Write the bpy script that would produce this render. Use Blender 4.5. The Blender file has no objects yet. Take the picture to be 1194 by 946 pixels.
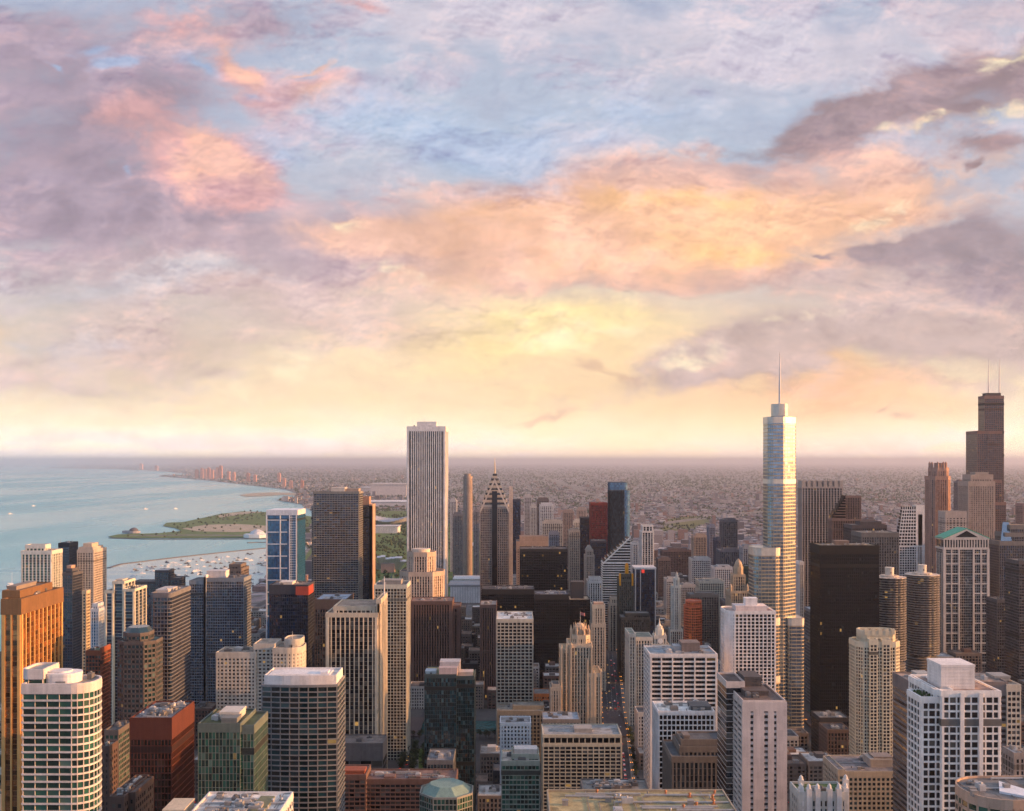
import bpy, bmesh, math, random
from mathutils import Vector, Matrix
R = math.radians
rnd = random.Random(7)
scene = bpy.context.scene
COL = scene.collection

# ------------------------------------------------------------------ camera (level view from a tower, 295 m up)
H = 295.0
F = 1180.0            # focal length in photograph pixels (photo width 1194)
CX, HY = 597.0, 538.0  # principal column and horizon row
cam_d = bpy.data.cameras.new('camera'); cam = bpy.data.objects.new('camera', cam_d); COL.objects.link(cam)
cam.location = (0, 0, H); cam.rotation_euler = (R(90), 0, 0)
cam_d.sensor_width = 36; cam_d.lens = 36 * F / 1194; cam_d.shift_y = (HY - 473.0) / 1194
cam_d.clip_start = 1; cam_d.clip_end = 200000
scene.camera = cam

scene.view_settings.view_transform = 'Standard'; scene.view_settings.look = 'None'
scene.view_settings.exposure = 0.5; scene.view_settings.gamma = 1.0
scene.view_settings.use_curve_mapping = False
scene.cycles.use_denoising = True
scene.cycles.use_adaptive_sampling = True; scene.cycles.adaptive_threshold = 0.02; scene.cycles.adaptive_min_samples = 12
scene.cycles.max_bounces = 12; scene.cycles.diffuse_bounces = 2; scene.cycles.glossy_bounces = 3
scene.cycles.volume_bounces = 8; scene.cycles.transparent_max_bounces = 4
scene.cycles.caustics_reflective = False; scene.cycles.caustics_refractive = False

# ------------------------------------------------------------------ sun: low in the west (+x), grazing the north faces
SUN_EL, SUN_AZ = 9.0, 96.0        # degrees; azimuth from +y (the view direction) towards +x
sun_d = bpy.data.lights.new('sun', 'SUN'); sun = bpy.data.objects.new('sun', sun_d); COL.objects.link(sun)
sun_d.energy = 5.0; sun_d.angle = R(0.6); sun_d.color = (1.0, 0.45, 0.16)
sdir = Vector((math.sin(R(SUN_AZ)) * math.cos(R(SUN_EL)), math.cos(R(SUN_AZ)) * math.cos(R(SUN_EL)), math.sin(R(SUN_EL))))
sun.rotation_euler = sdir.to_track_quat('Z', 'Y').to_euler()
sun.location = (800, 0, 900)

def lin(c):
    if max(c) > 1.0: c = [v / 255.0 for v in c]
    return tuple(v / 12.92 if v <= .04045 else ((v + .055) / 1.055) ** 2.4 for v in c[:3]) + (1.0,)

SKY2D = {'dim': '3D'}
class NT:
    """small helper round a node tree"""
    def __init__(s, tree):
        s.t = tree; s.n = tree.nodes; s.l = tree.links
    def put(s, sock, v):
        if isinstance(v, bpy.types.NodeSocket): s.l.new(v, sock)
        elif v is not None:
            if sock.type == 'RGBA' and len(v) == 3: v = tuple(v) + (1,)
            sock.default_value = v
    def math(s, op, a, b=None, c=None, clamp=False):
        n = s.n.new('ShaderNodeMath'); n.operation = op; n.use_clamp = clamp
        s.put(n.inputs[0], a); s.put(n.inputs[1], b)
        if c is not None: s.put(n.inputs[2], c)
        return n.outputs[0]
    def vec(s, op, a, b=None, scale=None):
        n = s.n.new('ShaderNodeVectorMath'); n.operation = op
        s.put(n.inputs[0], a)
        if b is not None: s.put(n.inputs[1], b)
        if scale is not None: s.put(n.inputs['Scale'], scale)
        return n.outputs['Value'] if op in ('DOT_PRODUCT', 'LENGTH', 'DISTANCE') else n.outputs[0]
    def sep(s, v):
        n = s.n.new('ShaderNodeSeparateXYZ'); s.put(n.inputs[0], v); return n.outputs
    def comb(s, x, y, z):
        n = s.n.new('ShaderNodeCombineXYZ')
        for i, v in enumerate((x, y, z)): s.put(n.inputs[i], v)
        return n.outputs[0]
    def noise(s, vec, scale, detail=6, rough=.55, dist=0, color=False, dim=None, w=None):
        n = s.n.new('ShaderNodeTexNoise'); n.noise_dimensions = dim or SKY2D['dim']
        if vec is not None: s.put(n.inputs['Vector'], vec)
        s.put(n.inputs['Scale'], scale); s.put(n.inputs['Detail'], detail); s.put(n.inputs['Roughness'], rough); s.put(n.inputs['Distortion'], dist)
        return n.outputs['Color' if color else 'Fac']
    def white(s, vec, color=False):
        n = s.n.new('ShaderNodeTexWhiteNoise'); n.noise_dimensions = '3D'; s.put(n.inputs['Vector'], vec)
        return n.outputs['Color' if color else 'Value']
    def mix(s, fac, a, b, mode='MIX'):
        n = s.n.new('ShaderNodeMix'); n.data_type = 'RGBA'; n.blend_type = mode
        s.put(n.inputs[0], fac); s.put(n.inputs[6], a); s.put(n.inputs[7], b)
        return n.outputs[2]
    def ramp(s, fac, stops, interp='LINEAR'):
        n = s.n.new('ShaderNodeValToRGB'); n.color_ramp.interpolation = interp
        e = n.color_ramp.elements
        while len(e) > 1: e.remove(e[-1])
        e[0].position, e[0].color = stops[0][0], stops[0][1]
        for p, c in stops[1:]:
            k = e.new(p); k.color = c
        s.put(n.inputs[0], fac); return n.outputs[0]
    def smooth(s, v, lo, hi, a=0.0, b=1.0):
        n = s.n.new('ShaderNodeMapRange'); n.interpolation_type = 'SMOOTHSTEP'
        s.put(n.inputs[0], v); s.put(n.inputs[1], lo); s.put(n.inputs[2], hi); s.put(n.inputs[3], a); s.put(n.inputs[4], b)
        return n.outputs[0]

# ------------------------------------------------------------------ sky: Nishita behind sunset cloud decks
SKY2D['dim'] = '2D'
world = bpy.data.worlds.new('World'); scene.world = world; world.use_nodes = True
g = NT(world.node_tree); g.n.clear()
tc = g.n.new('ShaderNodeTexCoord')
dirv = tc.outputs['Generated']
dx, dy, dz = g.sep(dirv)[:3]
nish = g.n.new('ShaderNodeTexSky'); nish.sky_type = 'NISHITA'; nish.sun_disc = False
nish.sun_elevation = R(SUN_EL); nish.sun_rotation = R(SUN_AZ); nish.altitude = 300; nish.dust_density = 2.0
SKY_S = 0.10
ySafe = g.math('MAXIMUM', dy, 0.06)
U = g.math('DIVIDE', dx, ySafe); V = g.math('DIVIDE', g.math('MAXIMUM', dz, -0.05), ySafe)
QX = g.math('MULTIPLY_ADD', U, F / 100, CX / 100)
QY = g.math('MULTIPLY_ADD', V, -F / 100, HY / 100)
# cloud noise lives on the direction itself so that it goes all the way round the sky
nv0 = g.comb(g.math('MULTIPLY', QX, 0.62), QY, 0.0)
nv = g.vec('ADD', nv0, g.vec('SCALE', g.vec('SUBTRACT', g.noise(nv0, .8, 3, .5, color=True), (.5, .5, .5)), scale=.28))
warp = g.noise(nv, 0.55, 5, .55, color=True)
warp = g.vec('SUBTRACT', warp, (.5, .5, .5))
warp2 = g.vec('SUBTRACT', g.noise(nv, 2.3, 6, .6, color=True), (.5, .5, .5))
Qv = g.comb(QX, QY, 0.0)
Qw = g.vec('ADD', Qv, g.vec('ADD', g.vec('MULTIPLY', warp, (1.5, .9, 0)), g.vec('MULTIPLY', warp2, (.42, .30, 0))))
def contrast(n, lo=.30, hi=.70): return g.math('SUBTRACT', g.smooth(n, lo, hi), .5)
def puffs(vec, scale):
    n = g.n.new('ShaderNodeTexVoronoi'); n.voronoi_dimensions = '2D'; n.feature = 'SMOOTH_F1'; n.normalize = True
    g.put(n.inputs['Vector'], vec); n.inputs['Scale'].default_value = scale; n.inputs['Detail'].default_value = 2.0
    n.inputs['Roughness'].default_value = .55; n.inputs['Smoothness'].default_value = .6
    return g.math('SUBTRACT', 1.0, n.outputs['Distance'])
nA = contrast(g.noise(nv, .95, 8, .60, 0.15), .33, .67)                                      # large billows
nvp = g.vec('ADD', nv, g.vec('SCALE', warp2, scale=.35))
nB = g.math('ADD', g.math('MULTIPLY', contrast(g.noise(g.vec('ADD', nv, (7.3, 2.1, 3)), 2.7, 7, .62, 0.15), .33, .67), .6), g.math('MULTIPLY', contrast(puffs(nvp, 1.9), .35, .85), .6))            # small billows
nC = contrast(g.noise(g.vec('MULTIPLY', nv, (.6, 1.9, 1)), 1.0, 7, .56, 0.1), .33, .67)         # flat streaks
def relief(vec, scale, det, off, k, rough=.55):
    a1 = g.noise(vec, scale, det, rough); a2 = g.noise(g.vec('ADD', vec, off), scale, det, rough)
    return g.math('MULTIPLY', g.math('SUBTRACT', a1, a2), k)
def relief_p(vec, scale, off, k):
    return g.math('MULTIPLY', g.math('SUBTRACT', puffs(vec, scale), puffs(g.vec('ADD', vec, off), scale)), k)
# billows catch light on the side turned to the glow low over the city
rel = g.math('ADD', relief(g.vec('ADD', nv, (3, 9, 1)), .8, 6, (.05, .13, 0), 3.0), relief(g.vec('ADD', nvp, (5, 1, 2)), 2.2, 6, (.02, .07, 0), 2.2, .6))
rel = g.math('ADD', rel, relief_p(nvp, 1.5, (.02, .10, 0), .9))
rel = g.math('ADD', rel, relief(g.vec('ADD', nv, (1, 4, 2)), 5.0, 5, (.01, .035, 0), 1.6, .62))
KN = 0.62
def blobs(lst, warped=True):
    acc = None
    for b in lst:
        px, py, rx, ry = b[:4]; rot = b[4] if len(b) > 4 else 0; amp = b[5] if len(b) > 5 else 1
        m = g.n.new('ShaderNodeMapping'); m.vector_type = 'TEXTURE'
        g.put(m.inputs[0], Qw if warped else Qv)
        m.inputs['Location'].default_value = (px / 100, py / 100, 0); m.inputs['Rotation'].default_value = (0, 0, R(rot))
        m.inputs['Scale'].default_value = (rx * 1.6 / 100, ry * 1.6 / 100, 1)
        gr = g.n.new('ShaderNodeTexGradient'); gr.gradient_type = 'QUADRATIC_SPHERE'; g.l.new(m.outputs[0], gr.inputs[0])
        v = gr.outputs['Fac']
        acc = g.math('MULTIPLY', v, amp) if acc is None else g.math('MULTIPLY_ADD', v, amp, acc)
    return acc
def over(base, color, lst, lo, hi, ka=0.0, kb=0.0, kc=0.0, op=1.0, var=0.0, warped=True):
    f = blobs(lst, warped)
    m = f
    for k, nn in ((ka, nA), (kb, nB), (kc, nC)):
        if k: m = g.math('MULTIPLY_ADD', nn, k * KN, m)
    a = g.math('MULTIPLY', g.smooth(m, lo - .04, hi + .27), op)
    a = g.math('MULTIPLY', a, g.smooth(f, 0.0, 0.16))
    c = lin(color)
    if var:
        sh = g.math('MULTIPLY_ADD', nB, var * 1.3, g.math('MULTIPLY_ADD', nA, var * 1.0, 1.0))
        c = g.vec('SCALE', c[:3], scale=sh)
    return g.mix(a, base, c)

h = g.math('DIVIDE', g.math('SUBTRACT', HY / 100, QY), HY / 100)   # 0 horizon, 1 top of frame
#SKYLAYERS
h = g.math('MULTIPLY_ADD', nC, .10, h)
base = g.ramp(h, [(0.0, lin((246, 228, 222))), (0.04, lin((252, 234, 214))), (.14, lin((250, 230, 200))), (.27, lin((222, 208, 194))),
                  (.45, lin((200, 197, 205))), (.70, lin((184, 194, 211))), (1.0, lin((180, 188, 206)))])
sky = base
# loose shreds of thin cloud all over
wis = g.math('MULTIPLY_ADD', nC, .5, g.math('MULTIPLY_ADD', nB, .35, g.math('MULTIPLY', nA, .45)))
sky = g.mix(g.math('MULTIPLY', g.smooth(wis, -.05, .50), .8), sky, g.ramp(h, [(0, lin((250, 232, 206))), (.3, lin((240, 214, 190))), (.5, lin((216, 200, 206))), (.75, lin((203, 196, 210))), (1, lin((188, 180, 198)))]))
sky = g.mix(g.math('MULTIPLY', g.smooth(wis, .02, -.5), .5), sky, g.ramp(h, [(0, lin((235, 205, 190))), (.3, lin((214, 190, 178))), (.6, lin((174, 182, 202))), (1, lin((160, 166, 192)))]))
# high thin veil in the upper right and top
sky = over(sky, (206, 200, 211), [(640, 30, 170, 60), (860, 50, 190, 65), (1040, 60, 230, 80), (480, 20, 150, 45), (760, 120, 120, 50, 0, .5)], .12, .75, .5, .7, .4, .85)
sky = over(sky, (203, 186, 193), [(1150, 20, 160, 60), (1050, 180, 240, 60, 0, .8), (420, 210, 220, 70, 0, .6), (520, 60, 90, 50, 0, .4)], .15, .8, .5, .5, .3, .8)
# warm glow low over the city
sky = over(sky, (253, 221, 184), [(640, 415, 480, 130), (900, 490, 420, 90, 0, .8), (330, 470, 260, 50, 0, .4)], .0, .85, .15, .1, .3, .95, 0, False)
sky = over(sky, (255, 231, 178), [(690, 385, 280, 72), (590, 385, 130, 40, -8, .6), (880, 262, 120, 40, 5, .8)], .10, .95, .4, .3, .5, .85, .1)
# grey green veil over the lake
sky = over(sky, (212, 202, 198), [(90, 380, 290, 90), (240, 340, 240, 50), (60, 450, 160, 40, 0, .5)], .05, .85, .5, .5, .8, .75, .12)
sky = over(sky, (226, 206, 186), [(200, 420, 260, 50)], .05, .75, .3, .3, .8, .7, .1)
# peach deck
sky = over(sky, (247, 198, 166), [(730, 225, 250, 65, -4), (890, 270, 260, 75, 2), (560, 255, 200, 45, 6, .9), (480, 315, 170, 50, 8, .9), (960, 460, 210, 55, 5, .9), (1040, 240, 180, 60, 0, .6), (700, 300, 260, 40, 0, .7)], .06, .60, .5, .45, .25, .92, .16)
sky = over(sky, (252, 202, 152), [(800, 225, 150, 40, 4), (870, 290, 180, 30, 10, .9), (960, 425, 150, 30, 6, .9), (560, 320, 110, 22, 6, .7)], .10, .70, .5, .55, .3, .8, .14)
# grey rose underside streaks through the peach deck
sky = over(sky, (212, 178, 172), [(1000, 215, 170, 30, 4), (760, 185, 170, 22, -3), (600, 210, 150, 25, 3), (720, 330, 230, 25, -2), (930, 320, 220, 22, -4), (460, 270, 160, 25, 6), (860, 190, 120, 22, -6), (560, 300, 150, 18)], .18, .62, .6, .8, .4, .75, .15)
# big mauve bank on the upper left
sky = over(sky, (168, 153, 167), [(70, 190, 300, 130), (40, 50, 210, 80, 0, .9), (200, 265, 300, 55, 3), (160, 120, 130, 60, 0, .7), (300, 30, 130, 40, 0, .6)], .08, .50, .55, .55, .3, .93, .16)
sky = over(sky, (195, 176, 184), [(300, 325, 200, 40, 0, .8), (330, 275, 360, 50, 3), (130, 320, 300, 45, 0, .9), (470, 300, 150, 40, 5, .7), (420, 240, 180, 40, 5, .8), (250, 55, 120, 45, 15, .7)], .10, .62, .5, .6, .5, .85, .14)
sky = over(sky, (212, 170, 170), [(215, 175, 125, 70, 25), (120, 140, 90, 35, 0, .6), (255, 215, 80, 40, -20, .8), (270, 85, 65, 26, 36), (365, 112, 60, 32, -35), (330, 120, 40, 14, 10, .8), (200, 30, 70, 25, 0, .6), (420, 10, 60, 12, 15, .7)], .16, .52, .5, .6, .2, .85, .14)
sky = over(sky, (234, 190, 172), [(255, 180, 52, 30, 35), (235, 205, 50, 18, -30), (285, 92, 30, 15, 36), (382, 108, 30, 22, -40), (360, 82, 32, 7, -30), (400, 248, 30, 8, 10), (255, 70, 40, 14, 40, .7)], .18, .70, .6, .8, 0, .7, .1)
# rose and peach at the middle, where the deck catches the glow
sky = over(sky, (240, 196, 174), [(560, 285, 200, 45, 5), (680, 265, 200, 50), (440, 268, 110, 30, 8, .9), (1080, 235, 150, 45, 0, .8), (760, 320, 200, 30, 0, .8)], .06, .6, .5, .6, .3, .8, .15)
sky = over(sky, (172, 188, 211), [(480, 140, 150, 45, 10), (600, 175, 120, 50, 0), (330, 170, 60, 25, 30, .7), (760, 125, 130, 30, -5, .8)], .12, .75, .5, .6, .2, .85, .06)
sky = over(sky, (212, 188, 184), [(300, 345, 330, 42, 2), (120, 400, 260, 50, 0, .9), (420, 380, 160, 30, 4, .8), (60, 450, 150, 30, 0, .7)], .06, .75, .6, .7, .5, .75, .14)
sky = over(sky, (200, 198, 204), [(90, 340, 160, 26, 0), (240, 318, 150, 20, 3, .9), (30, 395, 90, 22, 0, .8)], .14, .75, .6, .9, .5, .7, .1)
# blue windows between the clouds
sky = over(sky, (164, 181, 209), [(235, 85, 34, 16, 35), (110, 52, 34, 14, 10, .9), (70, 78, 24, 8, 15), (145, 72, 30, 10), (140, 200, 22, 9, 0, .9), (300, 115, 22, 8, 25, .7)], .22, .70, .8, .8, 0, .8)
# grey mauve banks on the right
sky = over(sky, (203, 182, 179), [(1030, 392, 300, 58, -2), (810, 432, 150, 30, -12), (900, 405, 110, 30, -10), (1150, 390, 130, 60), (1010, 325, 200, 28, -6, .8), (1160, 200, 110, 40, 0, .8)], .12, .46, .55, .55, .2, .92, .13)
sky = over(sky, (158, 139, 144), [(1090, 108, 150, 38, -9), (1190, 88, 60, 30, -14), (945, 155, 62, 30, -14), (1000, 125, 70, 22, -14, .9), (1155, 176, 80, 24, 3, .9), (1110, 140, 90, 20, -5, .8), (1128, 201, 16, 9), (870, 165, 90, 18, -8, .5)], .16, .44, .5, .55, .1, .92, .20)
sky = over(sky, (164, 149, 156), [(1150, 287, 115, 48, -12), (1190, 325, 90, 46), (1036, 296, 44, 18), (1080, 300, 60, 22), (985, 298, 16, 6)], .16, .46, .5, .55, .1, .9, .16)
sky = over(sky, (196, 160, 150), [(620, 487, 55, 5, -2), (1030, 497, 50, 10, -4), (1000, 490, 26, 5, -8), (670, 437, 40, 10, -6), (710, 445, 40, 8, 20)], .2, .75, .4, .8, .3, .5, .1)
# bright lit rims
sky = over(sky, (255, 240, 206), [(905, 383, 60, 16, -8, .9), (1165, 78, 40, 12, -20, .8), (1015, 272, 60, 12, -24, .8), (1060, 150, 60, 10, -4, .6), (485, 322, 50, 14, 4, .8), (400, 250, 34, 9, 16), (700, 398, 80, 14, 5, .8), (640, 415, 70, 12, 0, .8), (790, 425, 50, 12, -20, .7), (300, 435, 70, 20, -14, .7), (1150, 140, 50, 12, -10, .7)], .18, .9, .9, 1.5, .2, .7)
# fine mottling
rel = g.math('MULTIPLY', rel, g.smooth(h, .0, .40, .12, 1.0))
rel = g.math('MULTIPLY', rel, g.smooth(g.math('MULTIPLY_ADD', nA, .6, wis), -.25, .15, .35, 1.0))
lit = g.math('MAXIMUM', g.math('MULTIPLY', rel, 1.0, clamp=True), 0.0); dark = g.math('MULTIPLY', rel, -1.0, clamp=True)
sky = g.mix(g.math('MULTIPLY', lit, .9, clamp=True), sky, g.vec('MULTIPLY', sky, (1.45, 1.25, 1.12)))
sky = g.mix(g.math('MULTIPLY', dark, .9, clamp=True), sky, g.vec('MULTIPLY', sky, (.62, .60, .70)))
mott = g.math('MULTIPLY_ADD', nB, .07, g.math('MULTIPLY_ADD', nA, .05, 1.04))
sky = g.vec('SCALE', sky, scale=mott)
hs = g.n.new('ShaderNodeHueSaturation'); hs.inputs['Saturation'].default_value = 1.07; g.put(hs.inputs['Color'], sky)
sky = g.vec('ADD', g.vec('SCALE', g.vec('SUBTRACT', hs.outputs[0], (.52, .52, .52)), scale=1.15), (.56, .545, .525))
sky = g.vec('MAXIMUM', sky, (.05, .05, .05))
sky = g.vec('SCALE', sky, scale=g.smooth(g.math('DIVIDE', g.math('SUBTRACT', HY / 100, QY), HY / 100), .15, .0, 1.0, 1.5))       # bright band along the horizon
# behind the viewer the sky is clear dusk blue with thin cloud
back = g.mix(g.smooth(nA, -.2, .3, .70, .95), g.vec('SCALE', nish.outputs[0], scale=SKY_S), lin((188, 207, 242)))
sd = g.math('MAXIMUM', g.vec('DOT_PRODUCT', dirv, tuple(sdir)), 0.0)      # aureole round the low sun, outside the frame
aur = g.math('MULTIPLY_ADD', g.math('POWER', sd, 28.0), 7.0, g.math('MULTIPLY', g.math('POWER', sd, 8.0), .35))
back = g.vec('ADD', back, g.vec('SCALE', (1.0, .58, .22), scale=g.math('MULTIPLY', aur, 1.25)))
veil = g.math('MULTIPLY', g.smooth(dy, .10, .45), 0.94)
sky = g.mix(veil, back, sky)
sky = g.mix(g.smooth(dz, -.03, -.005), lin((150, 140, 150)), sky)
bg = g.n.new('ShaderNodeBackground'); g.put(bg.inputs[0], g.vec('SCALE', sky, scale=0.707 / SKY_S)); bg.inputs[1].default_value = SKY_S
wo = g.n.new('ShaderNodeOutputWorld'); g.l.new(bg.outputs[0], wo.inputs[0])
world.cycles.sampling_method = 'MANUAL'; world.cycles.sample_map_resolution = 512
SKY2D['dim'] = '3D'

# ------------------------------------------------------------------ materials
MATS = {}
def new_mat(key):
    m = bpy.data.materials.new(key); m.use_nodes = True
    t = NT(m.node_tree); t.n.clear()
    out = t.n.new('ShaderNodeOutputMaterial'); bs = t.n.new('ShaderNodeBsdfPrincipled'); t.l.new(bs.outputs[0], out.inputs[0])
    return m, t, bs, out
def wall(c, rough=.85, metal=0.0, dirt=.44):
    key = 'wall_%s_%s_%s' % ('_'.join(str(v) for v in c), rough, metal)
    if key in MATS: return MATS[key]
    m, t, bs, out = new_mat(key)
    tc = t.n.new('ShaderNodeTexCoord'); o = tc.outputs['Object']
    oi = t.n.new('ShaderNodeObjectInfo')
    big = t.noise(o, .05, 5, .6)
    st = t.noise(t.vec('MULTIPLY', o, (1, 1, .06)), .55, 5, .65)
    fine = t.noise(o, 1.3, 3, .6)
    pan = t.math('SUBTRACT', t.white(t.vec('FLOOR', t.vec('MULTIPLY', t.vec('ADD', o, (.31, .17, .05)), (.34, .34, .28)))), .5)
    f = t.math('MULTIPLY_ADD', big, .9, t.math('MULTIPLY_ADD', st, .9, t.math('MULTIPLY', fine, .4)))
    f = t.math('MULTIPLY_ADD', t.math('SUBTRACT', f, 1.1), dirt * 1.6, t.math('MULTIPLY_ADD', pan, .12, t.math('MULTIPLY_ADD', oi.outputs['Random'], .10, .95)))
    if metal < .3 and (max(c) - min(c)) / max(c) < .56:      # greyed: the listed colours already hold the golden sunlight
        l_ = .3 * c[0] + .59 * c[1] + .11 * c[2]; c = (c[0] + (l_ - c[0]) * .46, c[1] + (l_ - c[1]) * .46, c[2] + (l_ * 1.02 - c[2]) * .46)
    base = lin(c)
    t.put(bs.inputs['Base Color'], t.vec('SCALE', base[:3], scale=f))
    bs.inputs['Roughness'].default_value = rough; bs.inputs['Metallic'].default_value = metal
    MATS[key] = m; return m
def glass(kind):
    key = 'glass_' + kind
    if key in MATS: return MATS[key]
    tint, ior, rough, blind, lit, tilt, blindc = GLASS[kind]
    m, t, bs, out = new_mat(key)
    uvn = t.n.new('ShaderNodeUVMap'); oi = t.n.new('ShaderNodeObjectInfo')
    ux, uy, uz = t.sep(uvn.outputs[0])[:3]
    cu = t.math('FLOOR', ux); cv = t.math('FLOOR', uy)
    cell = t.comb(cu, cv, t.math('MULTIPLY', oi.outputs['Random'], 91.0))
    wc = t.white(cell, True); r, gg, b = t.sep(wc)[:3]
    isb = t.math('LESS_THAN', r, blind)
    base = t.vec('SCALE', lin(tint)[:3], scale=t.math('MULTIPLY_ADD', t.math('POWER', gg, 1.5), .35 if kind == 'silver' else .7 if kind in ('blue', 'azure') else 1.7, .85 if kind == 'silver' else .65 if kind in ('blue', 'azure') else .3))
    base = t.mix(t.math('MULTIPLY', isb, t.math('MULTIPLY_ADD', b, .55, .15)), base, lin(blindc))
    t.put(bs.inputs['Base Color'], base)
    bs.inputs['IOR'].default_value = ior; bs.inputs['Metallic'].default_value = {'silver': .75, 'blue': .1, 'teal': .15, 'navy': .15, 'copper': .7}.get(kind, 0)
    t.put(bs.inputs['Roughness'], t.math('MULTIPLY_ADD', isb, .12, rough))
    geo = t.n.new('ShaderNodeNewGeometry')
    wob = t.vec('SCALE', t.vec('SUBTRACT', wc, (.5, .5, .5)), scale=tilt)
    wob2 = t.vec('SCALE', t.vec('SUBTRACT', t.noise(uvn.outputs[0], .35, 2, .5, color=True), (.5, .5, .5)), scale=tilt * 1.5)
    nn = t.vec('NORMALIZE', t.vec('ADD', geo.outputs['Normal'], t.vec('ADD', wob, wob2)))
    t.put(bs.inputs['Normal'], nn)
    if lit > 0:
        w2 = t.white(t.vec('ADD', cell, (17.3, 5.1, 2.2)))
        # lamps are on behind a few panes, more on some floors than on others
        fl = t.white(t.comb(0.0, cv, t.math('MULTIPLY', oi.outputs['Random'], 37.0)))
        thr = t.math('MULTIPLY', t.math('MULTIPLY_ADD', t.math('POWER', fl, 8.0), 5.0, .2), t.math('MULTIPLY', lit, .75))
        on = t.math('LESS_THAN', w2, thr)
        bs.inputs['Emission Color'].default_value = lin((255, 196, 110))
        t.put(bs.inputs['Emission Strength'], t.math('MULTIPLY', on, t.math('MULTIPLY_ADD', gg, .30, .03)))
    MATS[key] = m; return m
#            tint             ior  rough blind lit   tilt  blind colour
GLASS = {
 'dark':   ((24, 29, 36),    1.80, .09, .26, .012, .05, (120, 116, 108)),
 'black':  ((12, 13, 18),    1.60, .12, .05, .015, .03, (70, 66, 60)),
 'office': ((32, 36, 40),    1.70, .13, .36, .020, .05, (140, 134, 122)),
 'blue':   ((38, 104, 146),    2.20, .06, .06, .006, .04, (110, 130, 150)),
 'navy':   ((22, 42, 66),    2.05, .07, .08, .006, .04, (90, 100, 120)),
 'teal':   ((22, 54, 60),    2.00, .07, .12, .010, .05, (110, 140, 140)),
 'green':  ((34, 72, 60),    1.9, .08, .12, .012, .06, (116, 140, 120)),
 'bronze': ((50, 32, 22),    1.80, .10, .08, .015, .04, (100, 74, 54)),
 'silver': ((150, 166, 178), 2.60, .09, .05, .002, .02, (190, 196, 196)),
 'copper': ((156, 102, 58),  2.10, .10, .10, .010, .04, (150, 100, 70)),
 'azure':  ((74, 122, 160),  1.9, .08, .03, .003, .03, (120, 150, 170)),
 'red':    ((84, 24, 24),    1.70, .20, .05, .004, .03, (110, 40, 36)),
}
def roof_mat(c=(112, 110, 108)):
    key = 'roof_%s' % '_'.join(str(v) for v in c)
    if key in MATS: return MATS[key]
    m, t, bs, out = new_mat(key)
    tc = t.n.new('ShaderNodeTexCoord'); o = tc.outputs['Object']
    v = t.n.new('ShaderNodeTexVoronoi'); t.put(v.inputs['Vector'], o); v.inputs['Scale'].default_value = .13; v.distance = 'CHEBYCHEV'
    pr = t.sep(v.outputs['Color'])[0]
    f = t.math('MULTIPLY_ADD', t.noise(o, .18, 6, .7), 1.3, t.math('MULTIPLY_ADD', t.noise(o, 1.5, 3, .6), .5, t.math('MULTIPLY', pr, .35)))
    f = t.math('ADD', t.math('MULTIPLY', t.math('ADD', f, -.95), 1.5), .82)
    t.put(bs.inputs['Base Color'], t.vec('SCALE', lin(c)[:3], scale=f)); bs.inputs['Roughness'].default_value = .95
    MATS[key] = m; return m
def emit(c, s, key):
    if key in MATS: return MATS[key]
    m, t, bs, out = new_mat(key)
    bs.inputs['Base Color'].default_value = lin(c); bs.inputs['Emission Color'].default_value = lin(c); bs.inputs['Emission Strength'].default_value = s
    MATS[key] = m; return m
def speck(key, stops, win=True, dirt=.25):
    """small far walls: one colour per separate house, with rows of dark windows on upright faces"""
    if key in MATS: return MATS[key]
    m, t, bs, out = new_mat(key)
    geo = t.n.new('ShaderNodeNewGeometry'); rn = geo.outputs['Random Per Island']
    c = t.ramp(rn, [(p, lin(q)) for p, q in stops], 'CONSTANT')
    if win:
        tc = t.n.new('ShaderNodeTexCoord'); o = tc.outputs['Object']; x, y, z = t.sep(o)[:3]
        wz = t.math('FRACT', t.math('DIVIDE', z, 3.6)); wx = t.math('FRACT', t.math('DIVIDE', t.math('ADD', x, y), 3.2))
        k = t.math('MULTIPLY', t.math('GREATER_THAN', wz, .45), t.math('GREATER_THAN', wx, .40))
        nz = t.sep(geo.outputs['Normal'])[2]
        k = t.math('MULTIPLY', k, t.math('LESS_THAN', t.math('ABSOLUTE', nz), .5))
        c = t.mix(t.math('MULTIPLY', k, .75), c, lin((40, 42, 46)))
        roofc = t.ramp(t.math('FRACT', t.math('MULTIPLY', rn, 17.0)), [(0, lin((112, 108, 114))), (.35, lin((142, 136, 138))), (.6, lin((92, 88, 94))), (.82, lin((196, 190, 190)))], 'CONSTANT')
        c = t.mix(t.math('GREATER_THAN', nz, .5), c, roofc)
    t.put(bs.inputs['Base Color'], c); bs.inputs['Roughness'].default_value = .9
    MATS[key] = m; return m

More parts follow.
